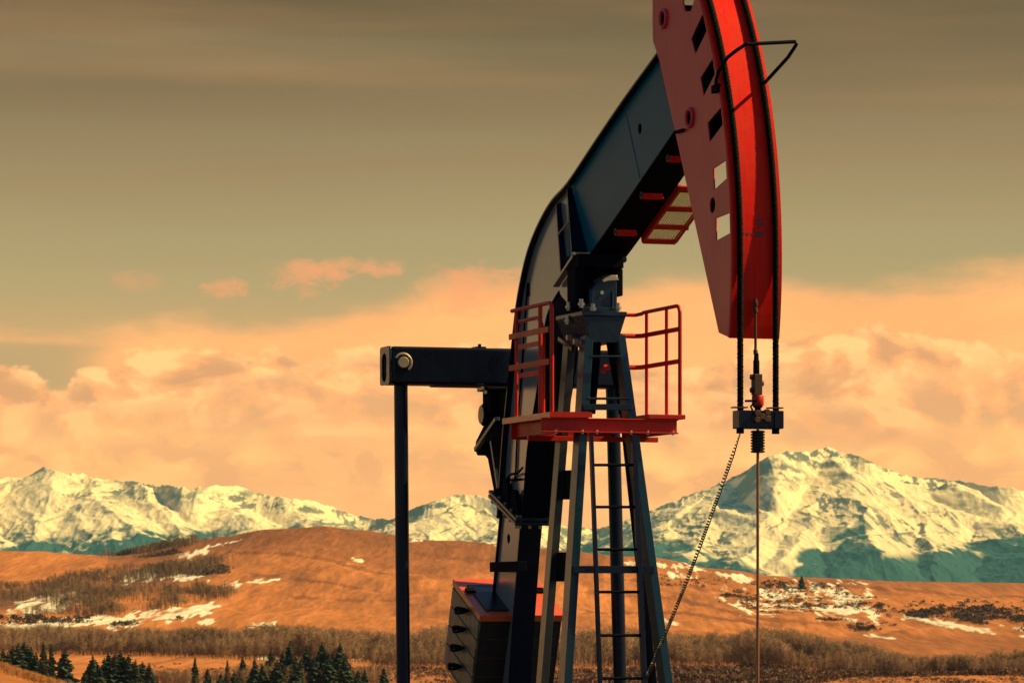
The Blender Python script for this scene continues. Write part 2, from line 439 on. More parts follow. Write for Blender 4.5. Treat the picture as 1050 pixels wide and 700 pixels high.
for k in range(4):    # rusty seams on the front
    zz = d0 + (k + 0.95) * hgt; mb = MB(); b = -BW + .07; pr = random.Random(k)
    pts_ = []
    while b < FARB - .05:
        pts_.append(bpnt(LL - .018, zz + pr.uniform(-.006, .006), b)); b += .04
    mb.tube(pts_, .008, 5); mb.build('seam', M['rusty'], wbox)

# ---- equalizer with bearing, pitman arms -----------------------------------
EA0, EA1 = -3.56, -3.20
eb0, ez1 = lb(399, 354.5, EA1); ez0 = lb(399, 393.5, EA1)[1]
eb1 = lb(645, 360, EA1)[0]
mb = MB(); mb.box((EA0, eb0 + .03, ez0), (EA1, eb1, ez1))
eq = mb.build('equalizer', M['navy'], pj, 0.035, smooth=False, segs=4)
# hollow end: slotted cap plate, dark inside
def rrect(x0, x1, y0, y1, r, n=6):
    out = []
    for cx, cy, t0 in ((x1 - r, y1 - r, 0), (x0 + r, y1 - r, 90), (x0 + r, y0 + r, 180), (x1 - r, y0 + r, 270)):
        for k in range(n + 1):
            t = R(t0 + 90 * k / n); out.append((cx + r * math.cos(t), cy + r * math.sin(t)))
    return out
cap = plate('end_cap', rrect(EA0 - .002, EA1 + .002, ez0 - .002, ez1 + .002, .04), [rrect(EA0 + .07, EA1 - .1, ez0 + .03, ez1 - .07, .09)], eb0, eb0 + .027, M['tower'], eq)
mb = MB()
# top plate joins and weld lip
mb.box((EA0 + .03, lb(400, 0, EA1)[0] + .55, ez0 - .012), (EA1 - .03, -0.25, ez0 + .003)); mb.build('wear_plate', M['rusty'], eq)
mb = MB()
for x in (496,): 
    b = lb(x, 354, EA1)[0]; mb.box((EA0 + .1, b - .06, ez1 - .002), (EA1 - .1, b + .06, ez1 + .02)); mb.cyl((EA1 - .15, b, ez1), (EA1 - .15, b, ez1 + .05), 0.02, 8)
mb.build('grease_cap', M['navy'], eq)
q = pa(413, 371.5, EA1)
MB().cyl((EA1 - .01, q.y, q.z), (EA1 + .04, q.y, q.z), 0.062, 24).build('end_pin', M['bolt'], eq, 0.006)
mb = MB(); mb.tube([(EA1 + .012, q.y + .095 * math.cos(t), q.z + .095 * math.sin(t)) for t in np.linspace(-0.9, 2.6, 16)], 0.015, 8)
mb.build('pin_clip', M['bolt'], eq, smooth=True)
pb0 = lb(411, 394, -3.38)[0]
for (xt, xb) in ((411, 413.5), (628, 635.5)):
    bt = lb(xt, 394, -3.38)[0]; bb = lb(xb, 700, -3.38)[0]; bb2 = bt + (bb - bt) * 1.19
    MB().tube([(-3.38, bt, ez0 - .003), (-3.38, bb2, 0.35)], 0.076, 24).build('pitman_arm', M['navy'], pj, smooth=True)
# equalizer bearing under the middle
bz = lb(492, 425, -3.45)[1]
hang = MB()
hang.box((-3.52, -0.22, bz), (-3.24, 0.22, ez0 - .014)); hang.box((-3.57, -0.27, ez0 - .05), (-3.19, 0.27, ez0 - .012))
bear = hang.build('equalizer_bearing', M['black'], pj, 0.012)
MB().cyl((-3.45, -0.24, bz), (-3.45, 0.24, bz), 0.125, 28).build('bearing_shell', M['black'], bear, 0.01)
MB().cyl((-3.45, -0.262, bz), (-3.45, -0.238, bz), 0.105, 28).build('bearing_cap', M['tower'], bear, 0.006)
for (x, y) in ((494, 398), (497, 402), (491, 399)):
    p = pa(x, y, -3.2); MB().cyl(p, p + Vector((0.03, 0, 0)), 0.02, 8).build('bolt', M['bolt'], bear)
mb = MB()  # cradle that carries the bearing from the tail
cr = [la(x, y, -0.13) for x, y in ((496, 436), (503, 408), (511, 404), (519, 402), (517, 420), (516, 448), (512, 520), (509.5, 520), (500, 470), (493, 462), (487, 460), (488, 452))]
mb.prism(cr, -0.13, -0.10); mb.prism(cr, 0.10, 0.13)
cra = mb.build('bearing_cradle', M['black'], pj, 0.004)
mb = MB()
mb.bar(pb(510, 429, -.23), pb(488, 461, -.23), 0.05, 0.05); mb.build('cradle_rod', M['tower'], cra, 0.006)
for (x, y, b_, l_, r_) in ((509, 431, -.2, .4, .05), (490, 459, -.2, .4, .085), (497, 434, -.16, .32, .05)):
    p = pb(x, y, b_); MB().cyl(p, p + Vector((0, l_, 0)), r_, 16).build('cradle_pin', M['black'], cra, 0.006)
mb = MB(); mb.bar(pb(504, 452, -.19), pb(511, 500, -.19), 0.03, 0.04); mb.build('cradle_brace', M['tower'], cra)

# ---- tower (samson post) -----------------------------------------------------
FA, RA = 0.30, -0.36      # front / rear leg planes at the top
def leg(top_px, bot_px, a_t, a_b, wb=0.085, wa=0.24, name='leg', zb=0.0):
    bt, zt = lb(*top_px, a_t); bb, zbm = lb(*bot_px, a_b)
    p = Vector((a_t, bt, zt)); q = Vector((a_b, bb, zbm))
    d = (q - p); q = p + d * ((p.z - zb) / (p.z - q.z))
    mb = MB()
    # H section: two flanges (facing front/back ... seen edge on) and a web
    u = Vector((0, 1, 0)); u = (u - d.normalized() * u.dot(d.normalized())).normalized()
    mb.bar(p, q, wb, wa, up=(0, 1, 0))
    return mb, p, q
mb = MB()
# head of the tower: trapezoid box and top plate
tz = lb(620, 319, FA + .12)[1]; tz0 = lb(620, 324, FA + .12)[1]; tzb = lb(620, 351, FA + .12)[1]
bL, bR = lb(597, 320, FA + .12)[0], lb(643, 320, FA + .12)[0]
bl, br = lb(606, 350, FA + .12)[0], lb(634, 350, FA + .12)[0]
A0, A1 = -0.42, FA + .12
mb.hexa([(A0 + .06, bl, tzb), (A1 - .02, bl, tzb), (A1 - .02, br, tzb), (A0 + .06, br, tzb), (A0 + .02, bL + .01, tz0), (A1 - .01, bL + .01, tz0), (A1 - .01, bR - .01, tz0), (A0 + .02, bR - .01, tz0)])
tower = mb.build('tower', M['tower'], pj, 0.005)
MB().box((A0, bL, tz0 + .001), (A1, bR, tz)).build('top_plate', M['tower'], tower, 0.006)
FBa = FA + 0.55           # front legs lean forward towards the ground
for (t, b_, a_t, a_b, wb_) in (((601.5, 345), (579.5, 700), FA, FA + .12, 0.085), ((634, 345), (682.5, 700), FA, FA + .30, 0.085),
                          ((584, 350), (556, 700), RA, RA - .05, 0.08), ((632, 350), (669, 700), RA, RA - .25, 0.06)):
    m_, p, q = leg(t, b_, a_t, a_b, wb=wb_, wa=0.20 if wb_ > .082 else (.17 if wb_ > .07 else .12))
    m_.build('leg', M['leggrey'] if t[0] == 584 else M['black'] if t[0] == 632 else M['legblue'], tower, 0.004)
def legpt(t, b_, a_t, a_b, y):
    bt, zt = lb(*t, a_t); bb, zb = lb(*b_, a_b); k = (y - t[1]) / (b_[1] - t[1])
    return Vector((a_t, bt, zt)).lerp(Vector((a_b, bb, zb)), k)
# braces
for y, h in ((584, 0.075), (418, 0.06)):
    p = legpt((601.5, 345), (579.5, 700), FA, FA + .12, y); q = legpt((634, 345), (682.5, 700), FA, FA + .30, y)
    MB().bar(p + Vector((.125, -.03, 0)), q + Vector((.125, .0, 0)), h, 0.06, up=(0, 0, 1)).build('cross_brace', M['tower'], tower, 0.004)
for y, h in ((497, 0.30), (581, 0.30)):
    p = legpt((601.5, 345), (579.5, 700), FA, FA + .12, y); q = legpt((584, 350), (556, 700), RA, RA - .05, y)
    MB().bar(p + Vector((0, .05, 0)), q + Vector((0, .05, 0)), h, 0.03, up=(0, 0, 1)).build('side_brace', M['black'], tower, 0.004)
for x, y in ((596, 311), (608, 316), (583, 314), (634, 315), (582, 328)):
    p = pa(x, y, A1 - .03) if x > 590 else pb(x, y, bL - .01)
    MB().cyl(p - Vector((0, 0, .045)), p + Vector((0, 0, .045)), 0.022, 8).cyl(p - Vector((0, 0, .02)), p + Vector((0, 0, .005)), 0.034, 6).build('bolt', M['bolt'], tower)
for p_, q_ in (((612, 351), (606, 424)), ((626, 351), (639, 424))):
    MB().bar(pa(*p_, FA - .10), pa(*q_, FA - .10), .075, .07, up=(0, 1, 0)).build('inner_brace', M['black'], tower, .003)
# bolt plate hanging on the side
mb = MB(); mb.bar(pb(573, 347, bL - .02), pb(587, 358, bL - .02), 0.02, 0.04); mb.build('side_bracket', M['tower'], tower)
for x, y in ((581, 346), (588, 350)):
    p = pb(x, y, bL - .03); MB().cyl(p, p + Vector((0, .05, 0)), 0.03, 8).build('bracket_bolt', M['bolt'], tower)

# centre bearing and saddle
sad = MB()
sz = lb(620, 276, 0.1)[1]; sz1 = lb(620, 262, 0.1)[1]
sad.box((-0.16, lb(593, 270, .25)[0], sz), (0.26, lb(639.5, 270, .25)[0], sz1)); 
sad.box((-0.10, lb(591, 270, .2)[0], tz + .002), (0.17, lb(600, 270, .2)[0], sz + .002)); sad.box((-0.1, lb(632.5, 270, .2)[0], lb(620, 303, .2)[1]), (0.2, lb(639, 270, .2)[0], sz + .002))
sad.box((-0.35, lb(600, 270, .1)[0], tz + .1), (0.05, lb(632.5, 270, .1)[0], sz + .002))
saddle = sad.build('saddle', M['black'], pj, 0.012)
p = Vector((0.22, lb(640.5, 266, .22)[0], lb(640, 266, .22)[1])); MB().cyl(p - Vector((.4, .01, 0)), p + Vector((0, -.01, 0)), 0.035, 12).build('saddle_pin', M['navy'], saddle)
# outrigger plate on the near side with a bright bevelled edge
pl = [la(x, y, -0.32) for x, y in ((571.5, 292), (590, 263), (592, 268), (592, 312), (583, 312), (575, 303))]
MB().prism(pl, -0.32, -0.29).build('saddle_cheek', M['arm'], saddle, 0.004)
e0, e1 = pb(570, 293, -.37), pb(590, 262.5, -.37)
MB().bar(e0, e1, 0.07, 0.035).build('cheek_rim', M['arm'], saddle, 0.006)
nk = [la(x, y, -0.26) for x, y in ((571, 291), (584, 292), (580, 312), (582, 330), (574, 352), (566, 352), (564, 330), (566, 312), (575, 303))]
MB().prism(nk, -0.26, -0.20).build('cheek_gap_shade', M['black'], saddle, 0.004)  # black sheet standing for the shaded gap behind the cheek
house = MB()
ha = 0.24
prof = [lb(x, y, ha) for x, y in ((605, 317), (605, 297), (611, 291), (617, 287), (624, 284.5), (631, 284), (633, 290), (633, 317))]
n = len(prof)
house.add([(ha, b, z) for b, z in prof] + [(-0.25, b, z) for b, z in prof], [tuple(range(n)), tuple(reversed(range(n, 2 * n)))] + [(i, i + n, (i + 1) % n + n, (i + 1) % n) for i in range(n)])
hs = house.build('centre_bearing', M['tower'], pj, 0.012)
arch = [pa(x, y, ha + .012) for x, y in ((607, 316), (607, 298), (612, 292), (618, 288))]
MB().tube(arch, 0.012, 8).tube([pa(x, y, ha + .012) for x, y in ((628, 316), (628, 299))], 0.012, 8).build('bearing_rib', M['tower'], hs, smooth=True)
MB().box((0.0, bL + .06, tz + .001), (ha + .06, bR - .06, tz + .05)).build('bearing_foot', M['tower'], hs, 0.006)
p = pa(617, 300, ha + .001); MB().cyl(p, p + Vector((.012, 0, 0)), 0.02, 10).build('grease_nipple', M['bolt'], hs)
# top cover in bright zinc, its sunlit highlight put into the colour
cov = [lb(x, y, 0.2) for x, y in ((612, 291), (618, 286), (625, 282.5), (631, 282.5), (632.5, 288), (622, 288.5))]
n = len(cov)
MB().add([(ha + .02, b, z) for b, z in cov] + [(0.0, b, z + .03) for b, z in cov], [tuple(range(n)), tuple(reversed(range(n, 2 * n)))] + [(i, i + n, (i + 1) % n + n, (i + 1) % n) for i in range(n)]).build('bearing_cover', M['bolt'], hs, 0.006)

# ---- ladder ------------------------------------------------------------------
def ladpt(x, y, k): return pa(x, y, 0.66 + 0.20 * (y - 430) / 270)
lad = MB()
LR = []
for (xt, yt, xb, yb, w) in ((606, 446, 615.5, 705, .034), (649.5, 446, 661, 705, .05)):
    p, q = ladpt(xt, yt, 0), ladpt(xb, yb, 0); d = q - p; q = p + d * ((p.z - 0.0) / (p.z - q.z)); LR.append((p, q))
    lad.bar(p, q, w, 0.06, up=(0, 1, 0))
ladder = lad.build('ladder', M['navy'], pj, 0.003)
for y in (476.5, 519.5, 563, 606.5, 651, 695, 739):
    k = (y - 446) / (705 - 446)
    P1 = ladpt(606 + 9.5 * k, y, 0); P2 = ladpt(649.5 + 11.5 * k, y, 0)
    MB().tube([P1, P2], 0.015, 8).build('rung', M['black'], ladder, smooth=True)
for y, x0, x1 in ((365.5, 607, 636), (408.5, 603, 645)):
    MB().tube([pa(x0, y, FA + .16), pa(x1, y, FA + .16)], 0.013, 8).build('rung', M['tower'], ladder, smooth=True)

# ---- work platform with guard rails ------------------------------------------
DZ = lb(566, 423, 0.58)[1]           # deck level
AF = 0.58
nb0 = lb(564, 423, AF)[0]; fb1 = lb(703, 423, AF)[0]
AR = la(516, 428, nb0)[0]
DT = 0.045
plat = MB()
# main front channel: web, top and bottom flanges
cb0 = lb(555, 433, AF - .06)[0]; cb1 = lb(694, 433, AF - .06)[0]
chz1, chz0 = DZ - DT - .002, DZ - DT - .15
plat.box((AF - .07, cb0, chz0), (AF - .055, cb1, chz1)); plat.box((AF - .055, cb0, chz0), (AF - .01, cb1, chz0 + .014)); plat.box((AF - .055, cb0, chz1 - .014), (AF - .012, cb1, chz1))
# rear channel and long near-side channel
plat.box((AR + .12, nb0 + .1, chz0), (AF - .075, nb0 + .115, chz1)); plat.box((AR + .12, nb0 + .115, chz0), (AF - .075, nb0 + .16, chz0 + .014))
plat.box((AR + .10, nb0 + .05, chz0 - .02), (AR + .115, fb1 - .3, chz1)); plat.box((AR + .12, fb1 - .12, chz0), (AF - .075, fb1 - .105, chz1))
# lower cross channel seen under the front one
plat.box((-0.25, cb0 + .1, chz0 - .055), (-0.20, lb(675, 443, -.2)[0], chz0 - .004))
platform = plat.build('platform', M['red'], pj, 0.003)
def deck(b0, b1, a0, a1, mat='red'):
    mb = MB(); mb.box((a0, b0, DZ - DT), (a1, b1, DZ)); return mb.build('deck_panel', M[mat], platform, 0.004)
deck(nb0, nb0 + 0.42, AR, AF, 'orange'); deck(fb1 - 0.40, fb1, AR, AF)
mb = MB(); mb.box((AF + .003, nb0 + .003, DZ - DT + .001), (AF + .013, lb(607, 423, AF)[0], DZ + .012)); mb.build('toe_plate', M['red'], platform)
mb = MB(); mb.box((AR, nb0 - .012, DZ - DT - .008), (AF + .012, nb0 - .002, DZ + .008)); mb.build('toe_plate', M['orange'], platform)
# channel bolts
for x in (570, 597, 612, 647, 664, 690):
    p = pa(x, 438, AF - .03); MB().cyl((p.x, p.y, chz0 - .012), (p.x, p.y, chz0 + .03), .014, 8).build('channel_bolt', M['bolt'], platform)
# near side rail (runs along the side, ends rounded)
RT = lb(563, 309.5, AF)[1]
def rail_path(b, a0, a1, z, r, down):
    pts = [(a0, b, z)]
    for t in np.linspace(0, math.pi / 2, 7):
        pts.append((a1 - r + r * math.sin(t), b, z - r + r * math.cos(t)))
    pts.append((a1, b, down)); return pts
nbR = nb0 + .03
a_re = la(525, 316, nbR)[0]
mb = MB(); mb.tube(rail_path(nbR, a_re, AF - .03, RT, .09, DZ), 0.021, 10)
for x in (529.5, 554):
    a_ = la(x, 330, nbR)[0]; mb.tube([(a_, nbR, DZ), (a_, nbR, RT - .005)], 0.018 if x < 540 else .022, 10)
gr = mb.build('guard_rail', M['red'], platform, smooth=True)
# pale flat mid rails
mb = MB()
for yy in (340, 373):
    z = lb(563, yy - 3, AF)[1]; MB().box((a_re - .02, nbR - .030, z - .03), (AF - .06, nbR - .022, z + .03)).build('mid_rail', M['red'], platform, 0.002)
# inner hoop behind it
nbi = nbR + .16
mb = MB(); a_i = la(533, 316, nbi)[0]
mb.tube(rail_path(nbi, a_i - .05, la(557, 330, nbi)[0], RT - .09, .22, DZ), .02, 10)
for yy in (349, 379):
    z = lb(553, yy, 0.1)[1]; mb.box((a_i - .05, nbi - .006, z - .025), (la(557, 330, nbi)[0], nbi + .006, z + .025))
mb.build('guard_rail', M['red'], platform, smooth=True)
# far side rail
fbR = fb1 - .05
a_fe = la(656, 320, fbR)[0]
mb = MB(); fpath = [(a_fe, fbR - .22, RT - .02), (a_fe, fbR - .05, RT - .02), (a_fe + .06, fbR, RT - .01)] + rail_path(fbR, a_fe + .12, AF - .03, RT, .09, DZ)
mb.tube(fpath, 0.02, 10)
for x in (663, 683.5):
    a_ = la(x, 380, fbR)[0]; mb.tube([(a_, fbR, DZ), (a_, fbR, RT - .005)], 0.018, 10)
for yl in (341, 374):
    z = lb(693, yl - 4, AF - .03)[1]
    mb.tube([(a_fe, fbR - .40, z - .0), (a_fe, fbR - .05, z), (a_fe + .06, fbR, z), (AF - .03, fbR, z)], .025, 8)
mb.build('guard_rail', M['red'], platform, smooth=True)
z = lb(693, 374, AF - .03)[1]
MB().bar((a_fe, lb(617, 382, a_fe)[0], z), (a_fe, fbR - .38, z), 0.05, 0.03, up=(0, 0, 1)).build('guard_rail', M['red'], platform)

# ---- horsehead ----------------------------------------------------------------
HB = 0.235; RAD = 4.20; PZ = la(622, 298, 0)[1]
phi0 = math.asin((la(751, 346, -HB)[1] - PZ) / RAD)
arc = []
for k in range(41):
    ph = phi0 + (R(53) - phi0) * k / 40
    arc.append((RAD * math.cos(ph), PZ + RAD * math.sin(ph)))
rear = [la(x, y, -HB) for x, y in ((737, 341), (690, 125), (676, 62), (669.5, 42), (669, 20), (669.5, -20), (676, -70))]
side = arc[::-1] + rear          # top -> bottom along the arc, then up the rear edge
def quad(*p): return [la(x, y, -HB) for x, y in p]
slots = [quad((700, 2), (704, -14), (711, -12), (712, 0), (708, 12), (702, 12)),
         quad((708.5, 40), (720.5, 14), (724.5, 32), (713, 56)),
         quad((718, 80), (730.5, 60), (733, 76), (721.5, 99)),
         quad((725.5, 126), (739, 110), (741, 128), (727.5, 146)),
         quad((731, 173), (744, 164), (745, 183), (732, 195)),
         quad((733.5, 224), (748, 218), (748.5, 239), (734, 247)),
         ellipse_at(730.5, 210.5, -HB, 0.075)]
inner_side = [(a, z) for a, z in side]
head = plate('horsehead', side, slots, -HB, -HB + .016, M['sheenred'], pj)
far_slots = [s for s in slots]
plate('far_side_plate', side, far_slots, HB - .016, HB, M['sheenred'], head)
arc_in = [(a - 0.0, z) for a, z in arc]
MB().strip(arc_in, -HB - .012, HB + .012, -0.02).build('front_plate', M['headred'], head)
MB().strip(rear[:2], -HB + .017, HB - .017, -.014).build('rear_plate', M['sheenred'], head) if False else None
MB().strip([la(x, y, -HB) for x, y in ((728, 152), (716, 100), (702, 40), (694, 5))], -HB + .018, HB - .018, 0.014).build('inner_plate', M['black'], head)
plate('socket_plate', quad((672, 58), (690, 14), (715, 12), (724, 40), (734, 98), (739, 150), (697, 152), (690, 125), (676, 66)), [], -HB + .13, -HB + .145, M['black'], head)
plate('hole_shade_disc', ellipse_at(730.5, 210.5, -HB, 0.12), [], -HB + .02, -HB + .03, M['black'], head)  # black disc added for the dark interior behind the round hole
bot = [arc[0], rear[0]]
MB().strip([arc[0], rear[0]], -HB + .017, HB - .017, -0.014).build('bottom_plate', M['sheenred'], head)
for (x, y, r) in ((681, 19.5, .085), (708, 121, .085)):
    a, z = la(x, y, -HB)
    mb = MB(); mb.tube([(a + r * math.cos(t), -HB - .012, z + r * math.sin(t)) for t in np.linspace(0, 2 * math.pi, 25)], .018, 8)
    mb.build('boss_ring', M['sheenred'], head, smooth=True)
    MB().cyl((a, -HB - .004, z), (a, -HB + .0, z), r * .8, 20).build('boss_hole', M['black'], head)
a, z = la(694.5, 136, -HB); MB().bar((a, -HB - .02, z), (a + .22, -HB - .02, z + .0), .03, .025).build('hinge_pin', M['black'], head)
MB().tube([Vector((a_, -HB - .001, z_)) for a_, z_ in [( (RAD - .035) * math.cos(phi0 + (R(53) - phi0) * k / 60), PZ + (RAD - .035) * math.sin(phi0 + (R(53) - phi0) * k / 60)) for k in range(61)]], .007, 6).build('weld_bead', M['sheenred'], head, smooth=True)
# stencil remains on the front
mb = MB()
for (x0, x1, y0, y1) in ((776, 783, 224, 227), (777, 783, 228, 232), (762, 764, 238, 241), (766, 768.5, 238, 241), (770.5, 772, 238, 241), (774, 783, 237.5, 242.5)):
    for (a_, off) in ((4.19, 0),):
        pts = []
        for (x, y) in ((x0, y1), (x1, y1), (x1, y0), (x0, y0)):
            b, z = lb(x, y, RAD + .02); h = z - PZ; pts.append((math.sqrt((RAD + .0225) ** 2 - h * h), b, z))
        MB().add(pts, [(0, 1, 2, 3)]).build('stencil_mark', M['mark'], head)
# wire guard on the head
def arcpt(y_row_z, b, off=0.02):
    h = y_row_z - PZ; return Vector((math.sqrt((RAD + off) ** 2 - h * h), b, y_row_z))
zA = la(735, 90, -HB)[1]; A_ = pb(734, 90, -HB - .03); B0 = pb(737, 73, -HB - .04); B1 = pb(746, 59, -HB - .04); B_ = pb(765, 45.5, -HB - .03)
C_ = pb(815.5, 43, HB + .03); C2 = pb(816.5, 46, HB + .03); C3 = pb(808, 59, HB + .03); D_ = arcpt(pb(782, 87, HB)[2], HB - .03, .03)
mb = MB(); mb.tube([A_, pb(734.5, 82, -HB - .04), B0, B1, pb(755, 52, -HB - .04), B_], .017, 8)
mb.tube([B_, C_, C2], .017, 8); mb.tube([C2, C3, D_], .017, 8)
hg = mb.build('wire_guard', M['black'], head, smooth=True)
MB().box(tuple(A_ + Vector((-.10, -.01, -.045))), tuple(A_ + Vector((.06, .03, .03)))).build('guard_clamp', M['black'], hg, .005)

# ---- skid under the unit (below the picture) ----------------------------------
mb = MB()
for b in (-.85, .75): mb.box((-4.2, b - .1, 0.0), (1.2, b + .1, 0.22))
mb.box((-3.7, -.75, 0.0), (-3.1, .65, 0.55))
mb.build('skid', M['navy'], pj, 0.01)

# ================================================================ BRIDLE, ROD, CABLE
AROD = RAD + 0.048
pz_car1 = lb(777, 421, AROD)[1]; pz_car0 = lb(777, 439.5, AROD)[1]
brd = thing('bridle', 'pair of black wire ropes hanging from the horsehead with a carrier bar', 'bridle', UNIT_LOC, UNIT_RZ)
def rope_pts(b):
    pts = []
    rr = RAD + 0.02 + 0.030
    for k in range(90):
        ph = R(52) * (1 - k / 90); pts.append(Vector((rr * math.cos(ph), b, PZ + rr * math.sin(ph))))
    z = PZ
    while z > pz_car1: pts.append(Vector((rr, b, z))); z -= 0.045
    pts.append(Vector((rr, b, pz_car1))); return pts
def stranded(pts, r_off, r_s, pitch, n=3, seg=6, name='wire_rope', parent=None):
    dense = []
    for i in range(len(pts) - 1):
        for j in range(3): dense.append(pts[i].lerp(pts[i + 1], j / 3))
    dense.append(pts[-1])
    mb = MB()
    for s in range(n):
        L = 0; out = []
        for i, p in enumerate(dense):
            t = (dense[min(i + 1, len(dense) - 1)] - dense[max(i - 1, 0)]).normalized()
            u = Vector((0, 1, 0)); w = t.cross(u)
            if i: L += (p - dense[i - 1]).length
            an = 2 * math.pi * (L / pitch + s / n)
            out.append(p + (u * math.cos(an) + w * math.sin(an)) * r_off)
        mb.tube(out, r_s, seg)
    return mb.build(name, M['rope'], parent, smooth=True)
rb = [lb(759, 400, AROD)[0], lb(795.3, 400, AROD)[0]]
for b in rb: stranded(rope_pts(b), 0.0135, 0.0185, 0.10, 3, 6, 'wire_rope', brd)
cb = [lb(754.5, 430, AROD)[0], lb(800, 430, AROD)[0]]
mb = MB(); mb.box((AROD - .09, cb[0], pz_car0), (AROD + .09, cb[1], pz_car1))
bar_ = mb.build('carrier_bar', M['navy'], brd, .008)
for b in rb:
    MB().cyl((AROD, b, pz_car0 - .045), (AROD, b, pz_car0 - .001), .036, 12).build('rope_socket', M['black'], bar_)
    MB().box((AROD - .05, b - .075, pz_car1 + .022), (AROD + .05, b + .06, pz_car1 + .034)).build('rope_clip', M['rusty'], bar_)
mb = MB(); bc = lb(777, 430, AROD)[0]
for dz, db in ((.0, .045), (.05, -.05), (.06, .05), (-.01, -.05), (.02, 0.0)):
    mb.cyl((AROD + .08, bc + db, pz_car0 + .09 + dz), (AROD + .13, bc + db, pz_car0 + .09 + dz), .03, 10)
mb.box((AROD + .092, bc - .09, pz_car0 + .06), (AROD + .108, bc + .09, pz_car0 + .12)); mb.build('clamp_plate', M['rusty'], bar_, .004)
for b in (cb[0] + .05, cb[1] - .05):
    MB().box((AROD + .091, b - .045, pz_car0 + .004), (AROD + .103, b + .045, pz_car1 - .004)).build('end_plate', M['navy'], bar_, .003)

rod = thing('polished_rod', 'thin brown polished rod with a red load cell, hanging through the carrier bar', 'rod', UNIT_LOC, UNIT_RZ)
def zy(y): return lb(777, y, AROD)[1]
c = (AROD, bc)
rb_ = lb(774.5, 340, AROD)[0]
mb = MB(); mb.lathe((AROD, bc), [(.014, zy(440)), (.014, zy(500)), (.0145, 0.02)], 12); ro = mb.build('rod', M['rod'], rod, smooth=True)
mb = MB(); ct = (AROD + .0, lb(774.7, 340, AROD)[0])
mb.lathe(ct, [(.012, zy(385)), (.013, zy(364)), (.021, zy(363)), (.021, zy(359)), (.013, zy(358)), (.012, zy(321)), (.022, zy(320)), (.022, zy(316)), (.015, zy(315.5)), (.024, zy(313)), (.024, zy(309.5)), (.016, zy(309)), (.016, zy(306))], 12)
mb.build('rod_top', M['rusty'], rod, smooth=True)
mb = MB(); mb.lathe(c, [(.03, zy(421)), (.03, zy(418)), (.045, zy(417.5)), (.045, zy(416.2))], 14); mb.build('washer', M['black'], rod)
mb = MB(); mb.lathe((AROD, lb(775.5, 370, AROD)[0]), [(.026, zy(384)), (.030, zy(383)), (.030, zy(370)), (.024, zy(369)), (.022, zy(362))], 12); mb.build('sleeve', M['black'], rod, smooth=True)
mb = MB(); bs = lb(776, 394, AROD)[0]
mb.box((AROD - .045, bs - .04, zy(405)), (AROD + .045, bs + .04, zy(383.5)))
for y, s in ((386.5, -1), (393, 1), (400, -1)):
    mb.cyl((AROD, bs - .065 * (1 if s < 0 else .6), zy(y)), (AROD, bs + .065 * (1 if s > 0 else .6), zy(y)), .026, 10)
mb.build('rod_clamp', M['rusty'], rod, .006)
mb = MB(); bs2 = lb(777, 410, AROD)[0]
mb.lathe((AROD, bs2), [(.05, zy(416)), (.056, zy(415)), (.056, zy(406)), (.05, zy(405.2))], 18); lc = mb.build('load_cell', M['red'], rod, smooth=True)
mb = MB(); mb.tube([(AROD + .05, bs2 - .03, zy(411)), (AROD + .05, lb(762, 411, AROD)[0], zy(411.5))], .011, 8); mb.tube([(AROD + .05, bs2 - .06, zy(414)), (AROD + .05, bs2 - .09, zy(417)), (AROD + .05, bs2 - .07, zy(421))], .01, 6); mb.build('cell_plug', M['black'], lc, smooth=True)
mb = MB(); prof = []
for k in range(8):
    y0 = 464 - k * 2.9; prof += [(.052, zy(y0)), (.066, zy(y0 - .5)), (.066, zy(y0 - 1.9)), (.052, zy(y0 - 2.4))]
mb.lathe(c, prof, 16); mb.build('ribbed_stop', M['ribbed'], rod, smooth=False)

cab = MB()
P0 = pa(759, 444, AROD); P1 = pa(661, 697, 0.80)
d = P1 - P0
pts = [P0]
Ln = d.length * 1.08
for k in range(25): 
    t = k / 24; q = P0 + d * (t * 1.05); q.z -= 0.09 * math.sin(math.pi * min(t, 1)); pts.append(q)
core = smoothline(pts[1:], 6)
turns = 104; hel = []
tot = len(core) - 1
NS = turns * 9
for i in range(NS + 1):
    f = i / NS * tot; k = min(int(f), tot - 1); q = core[k].lerp(core[k + 1], f - k)
    t = (core[min(k + 1, tot)] - core[k]).normalized(); u = Vector((0, 1, 0)); u = (u - t * u.dot(t)).normalized(); w = t.cross(u)
    an = 2 * math.pi * turns * (i / NS + .004 * math.sin(i / 41.0) + .003 * math.sin(i / 17.0)); rr = .0145 * min(1, i / 60)
    hel.append(q + (u * math.cos(an) + w * math.sin(an)) * rr)
cab.tube(hel, .0062, 5)
co = cab.build('coiled_cable', M['cable'], None, smooth=True)
co.location = UNIT_LOC; co.rotation_euler = (0, 0, UNIT_RZ)
co['label'] = 'black coiled cable running down from the carrier bar to the ladder'; co['category'] = 'cable'

